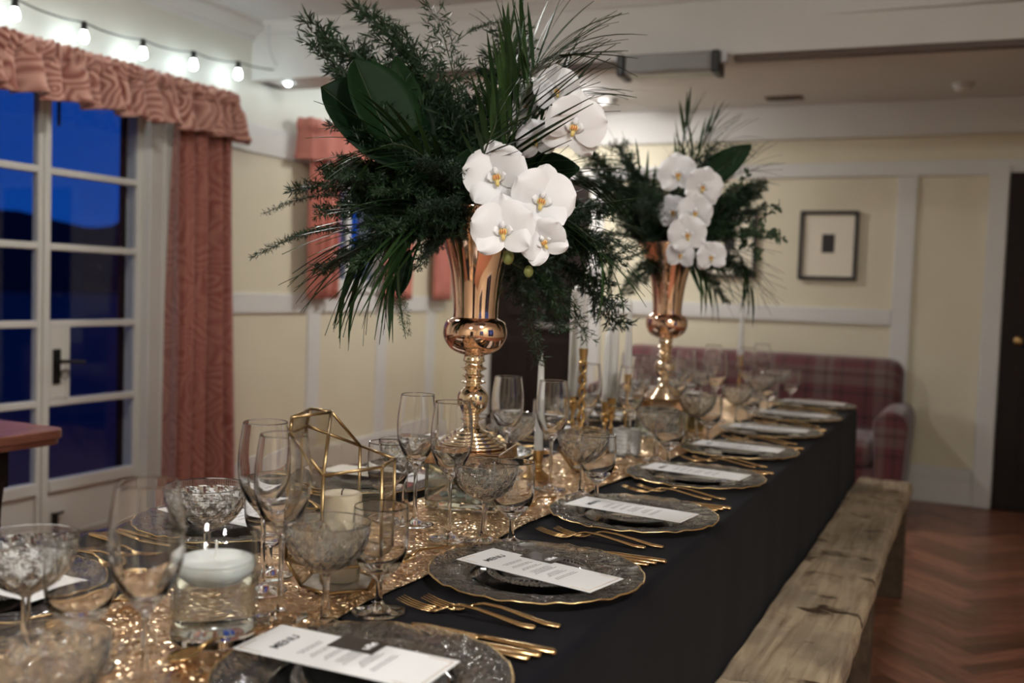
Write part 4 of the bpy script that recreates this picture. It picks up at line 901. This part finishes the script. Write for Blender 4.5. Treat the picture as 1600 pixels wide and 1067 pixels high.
# dense heart of the near arrangement
def heart(m_, cpx, cpy, rx, ry, dc, dr, n, lab, grp, avoid=None, smin=.55):
    for i in range(n):
        while True:
            u, v_, w_ = rnd.gauss(0, 1), rnd.gauss(0, 1), rnd.gauss(0, 1); L = math.sqrt(u*u+v_*v_+w_*w_); s_ = rnd.uniform(smin, 1)/L; u, v_, w_ = u*s_, v_*s_, w_*s_
            x, y, d = cpx+u*rx, cpy+v_*ry, dc+w_*dr
            if not avoid or not avoid(x, y, d): break
        tip = at(x, y, d); pw = place_words(tip, m_); sprig(SPR, mouth(m_, tip), tip, lab % pw, grp, i, over=1.0)
heart(m1, 672, 225, 165, 150, 2.0, .20, 58, L1, G1, lambda x, y, d: (x > 740 and y > 200 and d < 2.0) or (x > 800 and d < 1.98))
for i, (x, y, d) in enumerate(((558, 20, 2.02), (600, -20, 2.05), (585, 70, 2.0), (705, -40, 2.0), (735, -10, 1.98), (775, 10, 2.02), (700, 40, 1.95), (650, 60, 2.0), (505, 300, 1.92), (500, 345, 1.95), (520, 260, 1.9), (560, 320, 1.84), (600, 350, 1.82), (610, 300, 1.8), (650, 330, 1.82), (680, 260, 1.80), (540, 380, 1.95), (640, 380, 1.86), (700, 330, 1.86), (690, 200, 1.82))):
    tip = at(x, y, d); sprig(PLU if (y < 80 and i % 2 == 0) else SPR, mouth(m1, tip), tip, L1 % place_words(tip, m1), G1, i)
L1b = 'plume-like fern spray, %s, %s, right of the near vase'
for i, (x, y, d) in enumerate(((870, 430, 2.08), (905, 460, 2.12), (845, 490, 2.10), (930, 420, 2.12), (965, 380, 2.15), (985, 420, 2.2), (990, 330, 2.15), (930, 300, 2.1), (955, 300, 2.15), (885, 500, 2.14), (915, 370, 2.05), (880, 380, 2.05), (945, 480, 2.14), (900, 320, 2.02), (860, 330, 2.04))):
    tip = at(x, y, d); sprig(SPR if i % 3 else PLU, mouth(m1, tip), tip, L1b % place_words(tip, m1), 'fern sprays right of the near vase', i)
for i, (b, x, y, d, lab) in enumerate((((560, 350), 392, 360, 1.95, 'flat fern spray reaching far left towards the curtain'), ((550, 310), 425, 278, 1.98, 'flat fern spray pointing left above the longest one'), ((590, 400), 655, 500, 1.93, 'flat fern tip hanging below the near foliage'), ((570, 370), 465, 325, 1.92, 'short flat fern spray at the left edge of the near foliage'), ((640, 40), 552, 45, 2.0, 'flat fern spray curling at the upper left of the foliage'), ((720, 60), 790, -2, 2.0, 'flat fern spray pointing up right above the palms'))):
    sprig(PLU, at(b[0], b[1], 1.98), at(x, y, d), lab, None, i, over=1.0)
GP = 'palm leaves in the near vase'
def pp(*a): return [at(x, y, d) for x, y, d in a]
palm(pp((748, 330, 1.98), (790, 200, 1.94), (830, 110, 1.95), (880, 78, 1.96)), 19, .19, .5, 'palm leaf arching right over the top orchid', GP, .3, 1.0, 1)
palm(pp((750, 330, 1.96), (785, 240, 1.88), (815, 160, 1.86), (838, 100, 1.88)), 14, .19, .75, 'upright palm leaf left of the top orchid', GP, .1, 1.1, 2)
palm(pp((725, 320, 1.94), (660, 330, 1.86), (600, 360, 1.85), (545, 410, 1.88)), 20, .19, .5, 'palm leaf sweeping down left in front of the fern', GP, .4, .9, 3)
palm(pp((725, 330, 1.96), (660, 345, 1.90), (625, 375, 1.88), (600, 420, 1.88)), 16, .17, .5, 'palm leaf hanging down left of the gold trumpet', GP, .5, .9, 4)
palm(pp((725, 300, 1.95), (670, 250, 1.83), (620, 225, 1.80), (565, 240, 1.80)), 14, .14, .45, 'palm leaf arching left below the monstera leaf', GP, .6, .9, 5)
palm(pp((770, 330, 2.0), (830, 280, 1.98), (890, 272, 2.0), (940, 285, 2.03)), 15, .14, .5, 'palm leaf pointing right below the large top orchid', GP, .4, 1, 6)
palm(pp((770, 335, 2.02), (850, 330, 2.0), (910, 360, 2.0), (950, 410, 2.0)), 16, .16, .5, 'palm leaf drooping right between the two vases', GP, .5, .9, 7)
palm(pp((750, 320, 2.02), (780, 190, 2.04), (800, 110, 2.06), (790, 50, 2.08)), 14, .12, .5, 'palm leaf standing up at the back of the near arrangement', GP, .3, 1, 8)
palm(pp((735, 300, 1.93), (760, 230, 1.82), (775, 190, 1.80), (772, 160, 1.81)), 10, .10, .6, 'short palm leaf facing forward left of the orchids', GP, .1, .9, 9)
palm(pp((760, 320, 1.98), (820, 230, 1.95), (870, 160, 1.97), (905, 140, 1.99)), 12, .14, .5, 'short palm leaf behind the large top orchid', GP, .3, 1, 10)
G3 = 'broad leaves in the near vase'; cz = (CAM_LOC-m1).normalized()
broad(at(640, 240, 1.88), at(496, 146, 1.84), .092, 'large glossy monstera leaf at the upper left of the foliage', G3, cz+Vector((0, 0, .9)), .25, .35, True)
broad(at(612, 222, 1.86), at(548, 98, 1.86), .072, 'dark folded leaf tip standing behind the large monstera leaf', G3, cz*.4+Vector((.6, 0, .2)), .2, .5, True)
broad(at(650, 230, 1.9), at(622, 100, 1.97), .034, 'narrow dark leaf standing right of the monstera leaf', G3, cz, .3, .3)
broad(at(670, 240, 1.95), at(700, 140, 1.97), .030, 'small dark upright leaf in the middle of the near foliage', G3, cz, .3, .3)
broad(at(650, 250, 1.93), at(655, 160, 1.93), .036, 'dark upright leaf below the narrow leaf', G3, cz, .3, .3)
broad(at(800, 270, 1.97), at(905, 268, 1.98), .042, 'green leaf lying under the large top orchid', G3, cz+Vector((0, 0, .6)), .2, .2)
broad(at(640, 390, 1.93), at(622, 465, 1.93), .016, 'small drooping leaf left of the trumpet', G3, cz, .1, .3)
broad(at(700, 300, 1.94), at(610, 260, 1.84), .04, 'dark leaf buried in the fern at the centre', G3, cz, .2, .3)
broad(at(720, 330, 1.92), at(740, 230, 1.9), .045, 'dark leaf tucked behind the lower orchids', G3, cz, .1, .2)
# ---- far arrangement
G2 = 'fern sprigs in the far vase'; L2 = 'dark green fern sprig, %s, %s of the far flower arrangement'
heart(m2, 1060, 310, 105, 90, 3.06, .20, 44, L2, G2, lambda x, y, d: (1035 < x < 1125 and d < 3.0))
for i, (x, y, d) in enumerate(((930, 215, 3.1), (950, 240, 3.1), (975, 225, 3.1), (1000, 250, 3.05), (960, 290, 3.0), (985, 330, 2.98), (1010, 300, 2.95), (990, 380, 3.0), (1145, 300, 3.0), (1150, 260, 3.05), (1140, 350, 2.98), (1130, 240, 3.1), (1150, 390, 3.0), (1160, 290, 2.98), (1172, 335, 2.97), (1168, 375, 2.96), (1172, 415, 2.96), (1150, 440, 2.94), (1130, 420, 2.95), (1155, 320, 2.92), (1095, 225, 3.05), (1020, 240, 3.0), (1015, 370, 2.96), (960, 420, 3.0), (975, 450, 2.95), (1000, 430, 3.0))):
    tip = at(x, y, d); sprig(SPR, mouth(m2, tip), tip, L2 % place_words(tip, m2), G2, i)
GQ = 'palm leaves in the far vase'
palm(pp((1045, 380, 3.05), (1060, 270, 3.02), (1070, 210, 3.02), (1075, 190, 3.02)), 8, .12, .3, 'palm leaf standing highest in the far vase', GQ, .1, 1.2, 21)
palm(pp((1045, 380, 3.05), (1085, 260, 3.02), (1120, 225, 3.02), (1145, 222, 3.02)), 13, .12, .5, 'palm leaf arching right over the far orchids', GQ, .3, 1, 22)
palm(pp((1050, 390, 3.0), (1100, 395, 2.96), (1150, 420, 2.95), (1180, 450, 2.95)), 14, .14, .5, 'palm leaf drooping right of the far trumpet', GQ, .5, .9, 23)
palm(pp((1050, 395, 3.0), (1085, 410, 2.92), (1105, 430, 2.9), (1120, 450, 2.9)), 12, .13, .55, 'palm leaf hanging before the far trumpet', GQ, .5, .9, 24)
palm(pp((1040, 390, 3.0), (990, 380, 2.95), (960, 400, 2.95), (945, 430, 2.95)), 12, .12, .5, 'palm leaf drooping left of the far trumpet', GQ, .5, .9, 25)
palm(pp((1040, 380, 3.05), (1000, 280, 3.0), (960, 250, 3.0), (925, 250, 3.0)), 12, .12, .5, 'palm leaf pointing left in the far vase', GQ, .3, 1, 26)
palm(pp((1050, 385, 3.02), (1100, 320, 2.98), (1140, 280, 2.98), (1165, 262, 2.98)), 13, .14, .5, 'palm leaf pointing up right beside the far orchids', GQ, .4, 1, 27)
palm(pp((1050, 392, 3.0), (1110, 370, 2.95), (1150, 390, 2.94), (1172, 430, 2.94)), 14, .15, .5, 'palm leaf falling in front of the half hidden picture', GQ, .5, .9, 28)
palm(pp((1048, 385, 3.06), (1078, 270, 3.08), (1100, 225, 3.08), (1112, 205, 3.08)), 12, .13, .5, 'palm leaf rising behind the far orchids', GQ, .3, 1, 29)
cz2 = (CAM_LOC-m2).normalized()
broad(at(1080, 300, 3.0), at(1175, 232, 3.0), .05, 'dark pleated leaf pointing right above the far orchids', 'broad leaves in the far vase', cz2+Vector((0, 0, .8)), .2, .3)
broad(at(1080, 340, 3.05), at(1140, 330, 3.02), .06, 'dark leaf behind the far orchids', 'broad leaves in the far vase', cz2, .2, .2)
# leafy herb sprig at the right of the far arrangement
hs_ = bpy.data.objects.new('leafy_sprig', None); COL.objects.link(hs_); o_ = m2; hs_.location = o_; tag(hs_, 'thin sprig of small oval leaves right of the far orchids', 'sprig')
lm_ = mesh('leaf', *sphere(.5, 8, 6, (.45, .12, 1)), True); lm_.materials.append(MATS['herb_green']); rn = random.Random(9)
for pth in (((1060, 380, 3.0), (1130, 370, 2.95), (1180, 350, 2.95), (1218, 318, 2.95)), ((1130, 370, 2.95), (1170, 360, 2.95), (1200, 365, 2.95), (1222, 372, 2.95)), ((1130, 372, 2.95), (1165, 380, 2.95), (1185, 400, 2.95)), ((1120, 340, 2.97), (1145, 300, 2.97), (1170, 272, 2.97))):
    P_ = spline(pp(*pth), 8); obj('twig', mesh('twig', *tube([p-o_ for p in P_], .0016, 5), True), 'stem_brown', hs_)
    for i, p in enumerate(P_[6:]):
        for s_ in (-1, 1):
            L = rn.uniform(.016, .028); d = Vector((rn.gauss(0, 1), rn.gauss(0, 1), rn.gauss(0, 1)+s_*.8)).normalized(); q_ = obj('leaf', lm_, None, hs_); q_.matrix_local = frame_to(p-o_+d*L*.55, d) @ Matrix.Scale(L, 4)
